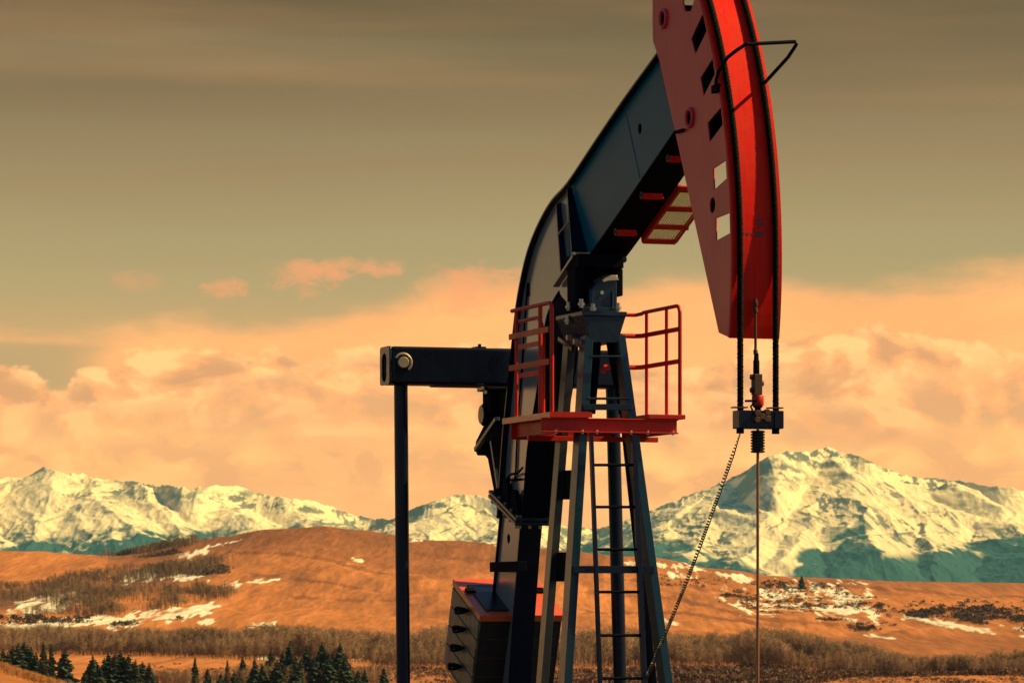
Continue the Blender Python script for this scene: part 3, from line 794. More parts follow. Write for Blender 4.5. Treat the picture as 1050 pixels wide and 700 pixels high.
# ================================================================ NOISE
def _h(ix, iy, s):
    h = (ix.astype(np.int64) * 374761393 + iy.astype(np.int64) * 668265263 + s * 1442695041) & 0xFFFFFFFF
    h = ((h ^ (h >> 13)) * 1274126177) & 0xFFFFFFFF
    h = h ^ (h >> 16)
    return (h & 0xFFFFFF) / float(0xFFFFFF)
def vn(x, y, s=0):
    ix, iy = np.floor(x), np.floor(y); fx, fy = x - ix, y - iy
    fx = fx * fx * fx * (fx * (fx * 6 - 15) + 10); fy = fy * fy * fy * (fy * (fy * 6 - 15) + 10)
    a = _h(ix, iy, s); b = _h(ix + 1, iy, s); c = _h(ix, iy + 1, s); d = _h(ix + 1, iy + 1, s)
    return (a * (1 - fx) + b * fx) * (1 - fy) + (c * (1 - fx) + d * fx) * fy
def fbm(x, y, o=5, s=0, g=0.5):
    t = 0; A = 1; n = 0
    for k in range(o):
        c, sn = math.cos(k * 0.7), math.sin(k * 0.7)
        t = t + A * vn((x * c - y * sn) * 2 ** k + 17.3 * k, (x * sn + y * c) * 2 ** k - 9.1 * k, s + k); n += A; A *= g
    return t / n
def ridged(x, y, o=5, s=0, g=0.5):
    t = 0; A = 1; n = 0
    for k in range(o):
        c, sn = math.cos(k * 0.9), math.sin(k * 0.9)
        r = 1 - np.abs(2 * vn((x * c - y * sn) * 2 ** k + 3.3 * k, (x * sn + y * c) * 2 ** k + 5.7 * k, s + k) - 1)
        t = t + A * r * r; n += A; A *= g
    return t / n
def sst(e0, e1, x):
    t = np.clip((x - e0) / (e1 - e0), 0, 1); return t * t * (3 - 2 * t)

def grid_mesh(name, X, Y, Z, colors, mat, wrap=False):
    nr, nc = X.shape
    me = bpy.data.meshes.new(name)
    co = np.stack([X, Y, Z], -1).reshape(-1, 3).astype(np.float32)
    i = np.arange(nr * nc).reshape(nr, nc)
    f = np.stack([i[:-1, :-1], i[:-1, 1:], i[1:, 1:], i[1:, :-1]], -1).reshape(-1, 4)
    me.vertices.add(len(co)); me.vertices.foreach_set('co', co.ravel())
    me.loops.add(f.size); me.loops.foreach_set('vertex_index', f.ravel().astype(np.int32))
    me.polygons.add(len(f)); me.polygons.foreach_set('loop_start', np.arange(0, f.size, 4, dtype=np.int32))
    me.polygons.foreach_set('use_smooth', np.ones(len(f), bool))
    me.update(); me.validate()
    at = me.color_attributes.new('tone', 'FLOAT_COLOR', 'POINT')
    rgba = np.concatenate([colors.reshape(-1, 3), np.ones((len(co), 1))], 1).astype(np.float32)
    at.data.foreach_set('color', rgba.ravel())
    me.materials.append(mat)
    o = bpy.data.objects.new(name, me); COL.objects.link(o); o['kind'] = 'structure'
    return o

def land_mat(name, nscale, amount, rough=0.95, bump=0.0, bdist=1.0, squash=(1, 1, 1)):
    m, nt, p = nt_new(name); L = nt.links.new
    at = node(nt, 'ShaderNodeAttribute'); at.attribute_name = 'tone'
    g = node(nt, 'ShaderNodeNewGeometry')
    n1 = node(nt, 'ShaderNodeTexNoise'); n1.inputs['Scale'].default_value = nscale; n1.inputs['Detail'].default_value = 8; n1.inputs['Roughness'].default_value = 0.65
    mpn = node(nt, 'ShaderNodeMapping'); mpn.inputs['Scale'].default_value = squash; L(g.outputs['Position'], mpn.inputs['Vector']); L(mpn.outputs[0], n1.inputs['Vector'])
    r = node(nt, 'ShaderNodeMapRange'); r.inputs['From Min'].default_value = .3; r.inputs['From Max'].default_value = .7
    r.inputs['To Min'].default_value = 1 - amount; r.inputs['To Max'].default_value = 1 + amount
    L(n1.outputs[0], r.inputs['Value'])
    v = node(nt, 'ShaderNodeVectorMath', operation='SCALE'); L(at.outputs['Color'], v.inputs[0]); L(r.outputs[0], v.inputs['Scale'])
    L(v.outputs[0], p.inputs['Base Color']); p.inputs['Roughness'].default_value = rough; p.inputs['Specular IOR Level'].default_value = 0.1
    if bump:
        b = node(nt, 'ShaderNodeBump'); b.inputs['Strength'].default_value = bump; b.inputs['Distance'].default_value = bdist
        L(n1.outputs[0], b.inputs['Height']); L(b.outputs[0], p.inputs['Normal'])
    return m

# ================================================================ HILLS
tcols = np.array([-400, 0, 60, 130, 200, 270, 330, 380, 430, 510, 590, 670, 720, 790, 850, 930, 1050, 1450], float)
def prof(**kw):  # few control points -> full row
    xs = sorted(kw.items()); return xs
def rowv(pts):
    xs, ys = zip(*pts); return np.interp(tcols, xs, ys)
layers = [
    (110, rowv([(0, 728)])), (300, rowv([(0, 735)])),
    (500, rowv([(-400, 650), (0, 683), (30, 692), (60, 703), (130, 724), (200, 728)])),
    (700, rowv([(0, 726)])),
    (900, rowv([(0, 706), (1050, 706)])),
    (1150, rowv([(0, 690), (330, 690), (1050, 694)])),
    (1500, rowv([(0, 674), (330, 676), (1050, 684)])),
    (1900, rowv([(0, 657), (330, 655), (670, 664), (1050, 672)])),
    (2300, rowv([(0, 641), (330, 638), (670, 648), (1050, 660)])),
    (2700, rowv([(0, 625), (130, 622), (330, 615), (510, 622), (670, 632), (850, 644), (1050, 648)])),
    (3100, rowv([(0, 608), (130, 604), (270, 588), (330, 585), (430, 592), (510, 600), (670, 614), (850, 625), (1050, 634)])),
    (3500, rowv([(0, 586), (130, 588), (200, 575), (270, 562), (330, 558), (430, 568), (510, 576), (670, 594), (790, 606), (850, 610), (930, 613), (1050, 617)])),
    (3900, rowv([(-400, 560), (0, 564), (60, 566), (100, 571), (130, 569), (165, 560), (200, 552.5), (235, 547), (270, 542.5), (300, 540), (330, 539.5), (355, 541), (380, 545), (410, 550), (430, 552.5), (470, 552), (510, 556), (590, 565), (670, 572), (690, 578), (720, 582), (750, 588), (790, 591), (850, 593), (890, 595), (930, 594.5), (960, 597), (1050, 598), (1450, 596)])),
    (4300, None), (5200, rowv([(0, 640)])), (8000, rowv([(0, 628)])), (16000, rowv([(0, 624)])), (45000, rowv([(0, 622)])),
]
ly_d = []; ly_y = []
for d_, y_ in layers:
    if y_ is None: y_ = ly_y[-1] + 16
    ly_d.append(d_); ly_y.append(y_)
ly_d = np.array(ly_d, float)
ly_z = np.array([CAM.z + (HOR - y_) / FPX * d_ for d_, y_ in zip(ly_d, ly_y)])     # layers x cols
ly_d = np.concatenate([[0.0, 55.0], ly_d]); ly_z = np.concatenate([np.zeros((2, len(tcols))), ly_z])

def pchip(xk, yk, xq):
    """monotone cubic in d, yk: layers x cols; xq: 1d -> rows x cols"""
    h = np.diff(xk)[:, None]; de = np.diff(yk, axis=0) / h
    m = np.zeros_like(yk)
    a, b = de[:-1], de[1:]
    m[1:-1] = np.where(a * b > 0, 2 * a * b / np.where(np.abs(a + b) < 1e-12, 1, a + b), 0)
    m[0], m[-1] = de[0], de[-1]
    i = np.clip(np.searchsorted(xk, xq) - 1, 0, len(xk) - 2)
    t = ((xq - xk[i]) / (xk[i + 1] - xk[i]))[:, None]; hh = (xk[i + 1] - xk[i])[:, None]
    return (2 * t**3 - 3 * t**2 + 1) * yk[i] + (t**3 - 2 * t**2 + t) * hh * m[i] + (-2 * t**3 + 3 * t**2) * yk[i + 1] + (t**3 - t**2) * hh * m[i + 1]

def colspline(zr, px):
    """smooth (cubic-ish) interpolation across columns: rows x ncols(px)"""
    out = np.empty((zr.shape[0], len(px)))
    fine = np.linspace(tcols[0], tcols[-1], 371)
    ker = np.array([1, 3, 5, 3, 1.]); ker /= ker.sum()
    for r in range(zr.shape[0]):
        g = np.interp(fine, tcols, zr[r]); gp = np.pad(g, 4, mode='edge')
        g2 = np.convolve(np.convolve(gp, ker, 'same'), ker, 'same')[4:-4]
        out[r] = np.interp(px, fine, g2)
    return out

def base_height(d, px):
    return colspline(pchip(ly_d, ly_z, d), px)

def relief(X, Yw, d, px):
    """hillside folds, metres"""
    amp = sst(1200, 2600, d) * (1 - 0.75 * sst(3300, 3900, d)) * (1 - sst(4500, 6000, d))
    z = (fbm(X / 420.0, Yw / 700.0, 4, 5) - .5) * 38 * amp
    z += (fbm(X / 90.0, Yw / 380.0, 4, 15) - .5) * 9 * amp
    z += (fbm(X / 26.0, Yw / 140.0, 4, 25) - .5) * 2.6 * sst(300, 800, d) * (1 - sst(5000, 7000, d))
    return z

dv = np.concatenate([np.array([0.6, 4, 12, 25, 40, 55]), np.linspace(65, 480, 14), np.linspace(500, 900, 50), np.linspace(908, 3300, 330), np.linspace(3308, 4050, 110), np.array([4100, 4200, 4350, 4600, 5000, 5600, 7000, 9000, 12000, 16000, 22000, 30000, 45000])])
azd = np.concatenate([np.arange(-180, -12, 6.0), np.linspace(-12, -8, 12)[:-1], np.linspace(-8, 8, 820), np.linspace(8, 12, 12)[1:], np.arange(18, 181, 6.0)])
az = np.radians(azd)
pxc = 525 + FPX * np.tan(np.clip(az, -1.2, 1.2)); pxc = np.clip(pxc, tcols[0], tcols[-1])
DD, AA = np.meshgrid(dv, az, indexing='ij')
cosA = np.maximum(np.cos(AA), 0.2)
XX = DD * np.sin(AA); YW = CAM.y + DD * np.cos(AA)
ZZ = base_height(dv, pxc) + relief(XX, YW, DD, pxc[None, :])
PXg = np.broadcast_to(pxc[None, :], DD.shape)
PYg = HOR - (ZZ - CAM.z) / (DD * cosA) * FPX

def seg_dist(px, py, pts):
    """distance in photo px to a polyline and its parameter side"""
    best = np.full(px.shape, 1e9)
    for (x0, y0), (x1, y1) in zip(pts[:-1], pts[1:]):
        dx, dy = x1 - x0, y1 - y0; t = np.clip(((px - x0) * dx + (py - y0) * dy) / (dx * dx + dy * dy), 0, 1)
        best = np.minimum(best, np.hypot(px - x0 - t * dx, py - y0 - t * dy))
    return best

# --- albedo of the hillside
tone_a = fbm(XX / 160, YW / 420, 5, 41); tone_b = fbm(XX / 24, YW / 330, 5, 51, .6); tone_c = fbm(XX / 600, YW / 900, 4, 61)
grass = np.stack([0.50 + 0 * XX, 0.182 + 0 * XX, 0.060 + 0 * XX], -1)
brown = np.array([0.23, 0.085, 0.04]); pale = np.array([0.50, 0.20, 0.07]); dark = np.array([0.12, 0.065, 0.045])
def mixc(c, t, col): return c + (np.asarray(col) - c) * t[..., None]
colr = grass.copy()
colr = mixc(colr, sst(.48, .75, tone_a) * .45, brown)
colr = mixc(colr, sst(.5, .75, tone_c) * .5, pale)
colr = mixc(colr, sst(.55, .75, tone_b) * .30, brown)
# darker scrubby summit zone
colr = mixc(colr, sst(26, 4, PYg - np.interp(PXg, [100, 200, 330, 430, 600, 720, 1050], [575, 552, 540, 552, 566, 582, 598])) * (PXg > 110) * .5, brown)
zone_px = np.interp(PXg, [215, 240, 300, 330, 380, 430, 520, 600], [560, 566, 568, 572, 584, 594, 590, 600]) + (tone_b - .5) * 14
colr = mixc(colr, sst(3, -6, PYg - zone_px) * ((PXg > 200) & (PXg < 620)) * .55, brown * .9)
tone_d = fbm(XX / 8, YW / 120, 4, 57, .6)
colr = colr * (1 + (tone_d - .5)[..., None] * .7) * (1 + (tone_b - .5)[..., None] * .25)
spots = sst(.63, .69, fbm(XX / 12, YW / 200, 3, 59, .6)) * sst(.48, .6, tone_a)
colr = mixc(colr, spots * .3, dark)
for pts, w_ in (([(236, 566), (290, 567), (335, 573), (385, 587), (432, 592)], 1.2), ([(258, 589), (330, 596), (395, 607)], .9), ([(120, 581), (200, 577), (236, 566)], 1.0),
                ([(420, 566), (470, 573), (515, 574)], 1.2), ([(590, 606), (690, 613), (780, 634), (860, 640)], .9), ([(600, 628), (700, 628), (800, 642)], .8), ([(850, 600), (930, 604), (1000, 612), (1060, 611)], .9), ([(640, 594), (700, 600), (740, 606)], 1.0), ([(300, 612), (380, 616), (420, 614)], .9)):
    colr = mixc(colr, sst(w_ + 1.6, w_ - .4, seg_dist(PXg, PYg, pts) + (tone_d - .5) * 6) * .6, brown * .8)
# brush-floor zones
brush_left = sst(18, 6, seg_dist(PXg, PYg, [(-60, 618), (40, 612), (110, 600), (170, 588), (215, 580)])) * sst(.3, .5, tone_b + .1)
colr = mixc(colr, brush_left * .8, dark)
colr = mixc(colr, sst(646, 656, PYg) * sst(692, 680, PYg) * (PXg > 380) * .6, brown)
colr = mixc(colr, sst(640, 650, PYg) * sst(676, 668, PYg) * (PXg <= 380) * .6, brown)
# snow patches, ragged
rag = (fbm(XX / 26, YW / 260, 5, 71, .6) - .5)
rag2 = (fbm(XX / 10, YW / 120, 4, 81, .6) - .5)
rag3 = (fbm(XX / 3.6, YW / 60, 3, 87, .6) - .5)
def streak(pts, w, soft=1.4, k=14):
    dd = seg_dist(PXg, PYg, pts) + rag * k + rag2 * k * 1.0 + rag3 * (4 + k * .5)
    return sst(w + soft, w - soft, dd)
snow = np.zeros_like(XX)
for pts, w, k in (
    ([(-30, 645), (40, 642), (120, 637), (170, 630), (215, 622)], 4.2, 14),
    ([(0, 631), (40, 624), (80, 612), (60, 620)], 3.4, 22), ([(20, 622), (60, 612), (90, 606)], 2.4, 20),
    ([(125, 594), (155, 588)], 4.0, 10), ([(165, 592), (195, 590), (212, 594)], 3.0, 12), ([(182, 570), (212, 565)], 3.2, 7), ([(212, 561), (250, 552)], 1.0, 4),
    ([(225, 601), (245, 599)], 2.4, 9), ([(255, 597), (285, 594)], 1.6, 8), ([(252, 639), (282, 638)], 1.6, 6), ([(255, 644), (265, 645)], 1.6, 6), ([(207, 626), (222, 622)], 2.2, 9), ([(205, 638), (220, 637)], 1.4, 6),
    ([(360, 572), (366, 574), (374, 577)], 1.5, 5), ([(420, 554), (432, 553)], 1.6, 4), ([(480, 552), (512, 557)], 1.4, 4),
    ([(640, 577), (700, 580), (748, 590)], 1.5, 6), ([(690, 589), (712, 592)], 2.2, 10), ([(752, 590), (775, 597)], 1.6, 8),
    ([(682, 636), (696, 639)], 1.8, 5), ([(742, 612), (778, 622), (800, 620)], 5.0, 26), ([(785, 608), (850, 606), (895, 622)], 7.5, 30), ([(790, 620), (830, 622), (868, 627), (905, 621)], 4.0, 20), ([(858, 627), (908, 623)], 1.8, 5),
    ([(926, 631), (960, 638), (1000, 645), (1050, 655), (1120, 664)], 2.3, 5), ([(1015, 640), (1050, 643), (1090, 650)], 4.0, 20), ([(885, 651), (918, 654)], 1.2, 3), ([(265, 675), (287, 675)], 1.6, 5), ([(362, 674), (372, 674)], 1.6, 4)):
    snow = np.maximum(snow, streak(pts, w, 1.3, k))
frag = fbm(XX / 12, YW / 150, 4, 97, .6) * .6 + fbm(XX / 4.5, YW / 60, 3, 98, .6) * .4
snow = sst(.80, .95, snow * .59 + frag * .75)
snow *= (DD > 1000) & (DD < 4300)
colr = mixc(colr, snow, np.array([0.84, 0.77, 0.60]))
# unseen ground round the well site and outside the view, darkened to cut bounce
site = np.maximum(sst(150, 95, DD), sst(18, 30, np.abs(np.degrees(AA))) * (DD < 60000))
colr = mixc(colr, site, np.array([0.045, 0.040, 0.036]))
ground = grid_mesh('hillside', XX, YW, ZZ, colr, land_mat('dry_grassland', 0.25, 0.30, bump=0.3, bdist=1.6, squash=(1, .055, .6)))

# fast lookup: photo column + distance -> world point on the hillside
def ground_at(px, d):
    px = np.asarray(px, float); d = np.asarray(d, float)
    azv = np.arctan((px - 525) / FPX)
    ci = np.interp(azv, az, np.arange(len(az))); ri = np.interp(d, dv, np.arange(len(dv)))
    c0 = np.clip(ci.astype(int), 0, len(az) - 2); r0_ = np.clip(ri.astype(int), 0, len(dv) - 2); fc, fr = ci - c0, ri - r0_
    z = (ZZ[r0_, c0] * (1 - fc) + ZZ[r0_, c0 + 1] * fc) * (1 - fr) + (ZZ[r0_ + 1, c0] * (1 - fc) + ZZ[r0_ + 1, c0 + 1] * fc) * fr
    return np.stack([d * np.sin(azv), CAM.y + d * np.cos(azv), z], -1)
def dist_for(px, y, lo=850, hi=3950):
    """distance at which the hillside shows at photo row y (first hit going out)"""
    px = np.asarray(px, float); y = np.asarray(y, float)
    ds = np.linspace(lo, hi, 260)
    P = ground_at(np.repeat(px[:, None], 260, 1), np.repeat(ds[None, :], len(px), 0))
    rows = HOR - (P[..., 2] - CAM.z) / (P[..., 1] - CAM.y) * FPX
    idx = np.argmax(rows <= y[:, None], axis=1); idx = np.where(rows.min(1) > y, 259, idx)
    return ds[idx]

# ================================================================ VEGETATION (bare woods, shrubs)
def twig_tree(seed, n=34):
    """leafless tree of unit height: trunk and rising branches as slim 3-sided spikes"""
    r = random.Random(seed); V = []; F = []
    def spike(p, q, w):
        p, q = Vector(p), Vector(q); d = (q - p).normalized()
        a = d.cross(Vector((0.3, 1, 0.2))).normalized(); b = d.cross(a); o = len(V)
        for t in (0, 2.09, 4.19): V.append(p + (a * math.cos(t) + b * math.sin(t)) * w)
        V.append(q); F.extend([(o, o + 1, o + 3), (o + 1, o + 2, o + 3), (o + 2, o, o + 3)])
    lean = Vector((r.uniform(-.06, .06), r.uniform(-.06, .06), 1))
    spike((0, 0, -.05), lean, .008)
    for k in range(n):
        t = r.uniform(.22, .9); an = r.uniform(0, 6.28); L = r.uniform(.14, .36) * (1.2 - t * .6)
        p = lean * t; q = p + Vector((math.cos(an) * L * .75, math.sin(an) * L * .75, L * .8))
        spike(p, q, .0055)
        m_ = p.lerp(q, .45); an += r.uniform(-1, 1); L *= .6
        spike(m_, m_ + Vector((math.cos(an) * L * .6, math.sin(an) * L * .6, L * .8)), .0045)
    return np.array([tuple(v) for v in V]), np.array(F)
def twig_bush(seed, n=34):
    r = random.Random(seed); V = []; F = []
    for k in range(n):
        an = r.uniform(0, 6.28); el = r.uniform(.15, 1.5); L = r.uniform(.5, 1.0)
        c = Vector((math.cos(an) * math.cos(el), math.sin(an) * math.cos(el), math.sin(el) * .9)) * L * .6
        s = r.uniform(.1, .2); o = len(V)
        for j in range(3): V.append(c + Vector((r.uniform(-s, s), r.uniform(-s, s), r.uniform(-s, s * 1.4))))
        F.append((o, o + 1, o + 2))
    return np.array([tuple(v) for v in V]), np.array(F)
def scatter(name, variants, pos, hgt, wid, mat, label, cat):
    Vs, Fs = [], []; o = 0
    vi = RNG.integers(0, len(variants), len(pos)); rot = RNG.uniform(0, 6.28, len(pos))
    for k, (V, F) in enumerate(variants):
        sel = np.where(vi == k)[0]
        if not len(sel): continue
        c, s = np.cos(rot[sel])[:, None], np.sin(rot[sel])[:, None]
        x = (V[None, :, 0] * c - V[None, :, 1] * s) * wid[sel][:, None]; y = (V[None, :, 0] * s + V[None, :, 1] * c) * wid[sel][:, None]
        z = V[None, :, 2] * hgt[sel][:, None]
        W = np.stack([x, y, z], -1) + pos[sel][:, None, :]
        n = len(V); Vs.append(W.reshape(-1, 3))
        Fs.append((F[None] + (o + np.arange(len(sel))[:, None, None] * n)).reshape(-1, 3)); o += len(sel) * n
    V = np.concatenate(Vs).astype(np.float32); F = np.concatenate(Fs).astype(np.int32)
    me = bpy.data.meshes.new(name)
    me.vertices.add(len(V)); me.vertices.foreach_set('co', V.ravel())
    me.loops.add(F.size); me.loops.foreach_set('vertex_index', F.ravel())
    me.polygons.add(len(F)); me.polygons.foreach_set('loop_start', np.arange(0, F.size, 3, dtype=np.int32)); me.update(); me.validate()
    me.materials.append(mat)
    ob = bpy.data.objects.new(name, me); COL.objects.link(ob)
    ob['kind'] = 'stuff'; ob['label'] = label; ob['category'] = cat
    return ob

def veg_mat(name, c0, c1, scale):
    m, nt, p = nt_new(name); L = nt.links.new
    g = node(nt, 'ShaderNodeNewGeometry'); n1 = node(nt, 'ShaderNodeTexNoise'); n1.inputs['Scale'].default_value = scale; n1.inputs['Detail'].default_value = 4
    L(g.outputs['Position'], n1.inputs['Vector'])
    r = node(nt, 'ShaderNodeMapRange'); r.inputs['From Min'].default_value = .35; r.inputs['From Max'].default_value = .65; L(n1.outputs[0], r.inputs['Value'])
    mx = node(nt, 'ShaderNodeMix', data_type='RGBA'); mx.inputs['A'].default_value = (*c0, 1); mx.inputs['B'].default_value = (*c1, 1); L(r.outputs[0], mx.inputs['Factor'])
    L(mx.outputs['Result'], p.inputs['Base Color']); p.inputs['Roughness'].default_value = .9; p.inputs['Specular IOR Level'].default_value = .1
    return m
M['aspen'] = veg_mat('bare_aspen_bark', (0.31, 0.185, 0.115), (0.20, 0.125, 0.088), .02)
M['brush'] = veg_mat('bare_brush', (0.24, 0.14, 0.09), (0.15, 0.095, 0.07), .03)
M['thicket'] = veg_mat('dark_thicket', (0.15, 0.10, 0.09), (0.075, 0.052, 0.055), .05)
TREES = [twig_tree(s) for s in range(8)]; BUSH = [twig_bush(s) for s in range(8)]

def band(n, x0, x1, ytop, ybot, seed, keep=None):
    """random foot points between two photo-row curves [(px,row)...] on the hillside"""
    r = np.random.default_rng(seed); px = r.uniform(x0, x1, n)
    yt = np.interp(px, *zip(*ytop)); yb = np.interp(px, *zip(*ybot)); y = yt + (yb - yt) * r.uniform(0, 1, n)
    d = dist_for(px, y)
    P = ground_at(px, d)
    if keep is not None:
        k = keep(px, y, P, r); P, px, y, d = P[k], px[k], y[k], d[k]
    return P, d
def mk(kind, name, sets, h, mat, label, cat, var=.3, wr=1.0, hpx=None):
    P = np.concatenate([s[0] for s in sets]); d = np.concatenate([s[1] for s in sets])
    hh = h * RNG.uniform(1 - var, 1 + var, len(P))
    hh = hh * np.clip(.35 + 1.3 * fbm(P[:, 0] / 24, P[:, 1] / 90, 3, 131), .5, 1.35)
    if hpx is not None: hh = hh * np.interp(525 + FPX * P[:, 0] / (P[:, 1] - CAM.y), *zip(*hpx))
    return scatter(name, TREES if kind == 't' else BUSH, P, hh, hh * wr * RNG.uniform(.8, 1.25, len(P)), M[mat], label, cat)
clump = lambda px, y, P, r: fbm(P[:, 0] / 30, P[:, 1] / 80, 3, 91) + r.uniform(-.12, .12, len(px)) > .46
def taper(x0, x1, w, base=None):
    def f(px, y, P, r):
        k = r.uniform(0, 1, len(px)) < np.minimum(sst(x0, x0 + w, px), sst(x1, x1 - w, px))
        return k & (base(px, y, P, r) if base else True)
    return f
def mkh(sets, *a, **k): pass
B1 = band(9000, 380, 1120, [(380, 674), (600, 665), (720, 668), (850, 676), (920, 686), (980, 689), (1050, 682), (1120, 676)], [(380, 684), (720, 684), (900, 692), (1120, 692)], 1)
mk('t', 'bare_wood', [B1], 7.4, 'aspen', 'long belt of leafless grey aspen wood across the valley below the orange slope', 'wood', .28, 1.3, [(380, .95), (700, 1.05), (800, 1.0), (860, .8), (940, .5), (1000, .55), (1060, .85)])
mk('t', 'bare_wood', [band(6500, -80, 395, [(-80, 656), (100, 658), (250, 662), (395, 666)], [(-80, 669), (130, 673), (250, 677), (395, 681)], 2)],
   6.0, 'aspen', 'leafless grey wood behind the conifers at the left', 'wood', .35, 1.5)
mk('t', 'bare_brushwood', [band(6500, -90, 260, [(-90, 604), (30, 600), (110, 588), (170, 578), (260, 572)], [(-90, 630), (30, 626), (70, 614), (130, 604), (260, 582)], 3, taper(-150, 255, 90, clump)),
                           band(4600, 20, 250, [(20, 632), (75, 616), (120, 605), (170, 602), (250, 606)], [(20, 636), (120, 632), (170, 626), (250, 612)], 4, taper(20, 250, 60, clump)),
                           band(1500, 95, 225, [(95, 570), (165, 557), (225, 552)], [(95, 574), (165, 568), (225, 555)], 5, taper(95, 225, 40, clump))],
   5.2, 'brush', 'grey leafless brushwood strips climbing the left hillside', 'brushwood', .45, 1.7)
mk('b', 'valley_scrub', [band(5200, 640, 1120, [(640, 684), (1120, 688)], [(640, 708), (810, 706), (880, 694), (1120, 692)], 6, clump), band(1500, 330, 640, [(330, 686), (640, 684)], [(330, 704), (640, 704)], 7, clump)],
   1.9, 'brush', 'low brown scrub in front of the bare aspen belt', 'scrub', .4, 1.1)
mk('b', 'dark_scrub_row', [band(420, 640, 1120, [(640, 690), (1120, 690)], [(640, 692), (1120, 692)], 8, clump)], 1.9, 'thicket', 'thin dark row of bushes along the foot of the valley scrub', 'bushes', .3, 1.2)
mk('b', 'shrub_thicket', [band(2000, 735, 905, [(735, 613), (775, 596), (850, 596), (905, 615)], [(735, 618), (790, 630), (870, 628), (905, 624)], 9, lambda px, y, P, r: fbm(P[:, 0] / 16, P[:, 1] / 60, 3, 95) + r.uniform(-.10, .10, len(px)) > .50)],
   2.4, 'thicket', 'dark shrubs dotted over the snowy knoll right of the rod', 'shrubs', .4, 1.3)
mk('b', 'shrub_thicket', [band(1900, 930, 1120, [(930, 630), (965, 621), (1050, 623), (1120, 625)], [(930, 632), (1000, 640), (1050, 648), (1120, 655)], 10, lambda px, y, P, r: fbm(P[:, 0] / 16, P[:, 1] / 70, 3, 96) + r.uniform(-.12, .12, len(px)) > .50), band(160, 900, 1100, [(900, 618), (1100, 616)], [(930, 634), (1100, 640)], 36)],
   3.0, 'thicket', 'dark shrub thicket above the snow line at the right edge', 'shrubs', .4, 1.3)
mk('b', 'shrub_thicket', [band(420, 185, 242, [(185, 586), (242, 580)], [(185, 592), (242, 588)], 11, taper(185, 242, 25)), band(420, 105, 195, [(105, 643), (195, 629)], [(105, 645), (195, 635)], 12, taper(105, 195, 35, clump)), band(260, 0, 110, [(0, 635), (110, 630)], [(0, 641), (110, 639)], 13, taper(-30, 110, 40, clump)), band(200, 135, 190, [(135, 571), (190, 563)], [(135, 574), (190, 568)], 14, taper(135, 190, 25))],
   3.2, 'thicket', 'dark scrub clumps among the snow patches of the left hillside', 'shrubs', .4, 1.3)
mk('b', 'hedge_scrub', [band(110, 830, 876, [(830, 634), (876, 635)], [(830, 636), (876, 638)], 15, taper(830, 876, 22)), band(300, 862, 925, [(862, 643), (890, 639), (925, 641)], [(862, 647), (890, 648), (925, 645)], 16, taper(862, 925, 28, lambda px, y, P, r: fbm(P[:, 0] / 9, P[:, 1] / 50, 3, 99) + r.uniform(-.1, .1, len(px)) > .46)), band(160, 665, 745, [(665, 588), (745, 594)], [(665, 600), (745, 604)], 17, clump)],
   2.4, 'thicket', 'thin dark bushes on the orange slope right of the tower', 'shrubs', .4, 1.3)

M['straw'] = veg_mat('dry_straw', (0.50, 0.24, 0.09), (0.36, 0.15, 0.06), .3)
mk('t', 'dry_grass', [band(4200, -90, 90, [(-90, 658), (0, 683), (30, 692), (60, 702), (90, 708)], [(-90, 690), (0, 700), (60, 708), (90, 712)], 31) if False else (lambda r_: (ground_at(r_[0], r_[1]), r_[1]))((RNG.uniform(-90, 90, 4200), RNG.uniform(470, 620, 4200)))],
   .75, 'straw', 'tufted dry orange grass on the knoll in the lower left corner', 'grass', .5, 2.6)
mk('b', 'field_tussocks', [band(900, 800, 1120, [(800, 693), (1120, 692)], [(800, 708), (1120, 708)], 32, clump), band(700, 130, 400, [(130, 680), (400, 682)], [(130, 700), (400, 700)], 33, clump)], .8, 'brush', 'small brown tussocks dotted over the orange valley field', 'tussocks', .5, 1.6)

# ---- conifers: each its own trunk and crown ----------------------------------
def crown_mesh(seed, narrow, ragged):
    r = random.Random(seed); V = []; F = []
    levels = 26
    for i in range(levels):
        t = i / (levels - 1); z = 0.06 + 0.93 * t
        rad = narrow * (1 - t) ** 0.72 * (0.75 + 0.5 * r.random()) + 0.012
        if i < 3: rad *= .65 + .12 * i
        nb = max(5, int(13 * (1 - t) + 5))
        for k in range(nb):
            an = 6.283 * (k + r.random() * .9) / nb; L = rad * r.uniform(.55, 1.1) * (1 if r.random() > ragged else .6)
            dr = Vector((math.cos(an), math.sin(an), 0)); sd = Vector((-dr.y, dr.x, 0)); w = .028 + L * .22; dz = -L * r.uniform(.25, .6) + .01
            p = Vector((0, 0, z)) + dr * .005; m_ = p + dr * L * .55 + Vector((0, 0, dz * .35)); q = p + dr * L + Vector((0, 0, dz))
            o = len(V); V += [p, m_ + sd * w, q, m_ - sd * w, m_ - Vector((0, 0, .035 + .2 * L)) ]
            F += [(o, o + 1, o + 4), (o + 1, o + 2, o + 4), (o + 2, o + 3, o + 4), (o + 3, o, o + 4), (o, o + 3, o + 2, o + 1)]
    me = bpy.data.meshes.new('crown'); me.from_pydata([tuple(v) for v in V], [], F); me.materials.append(M['conifer']); return me
M['conifer'] = veg_mat('conifer_needles', (0.032, 0.060, 0.056), (0.075, 0.095, 0.065), .6)
M['bark'] = plain('conifer_bark', (0.06, 0.035, 0.025), .9)
CROWNS = {}
for kind, nar, rag_ in (('narrow', .17, .15), ('slim', .33, .2), ('broad', .44, .15)):
    CROWNS[kind] = [crown_mesh(s + hash(kind) % 7 if False else s + len(kind) * 10, nar, rag_) for s in range(4)]
tm = MB().tube([(0, 0, -.04), (0, 0, .5), (0, 0, .97)], .016, 6, r2=.003); 
trunk_me = bpy.data.meshes.new('trunk'); trunk_me.from_pydata(tm.v, [], tm.f); trunk_me.materials.append(M['bark'])
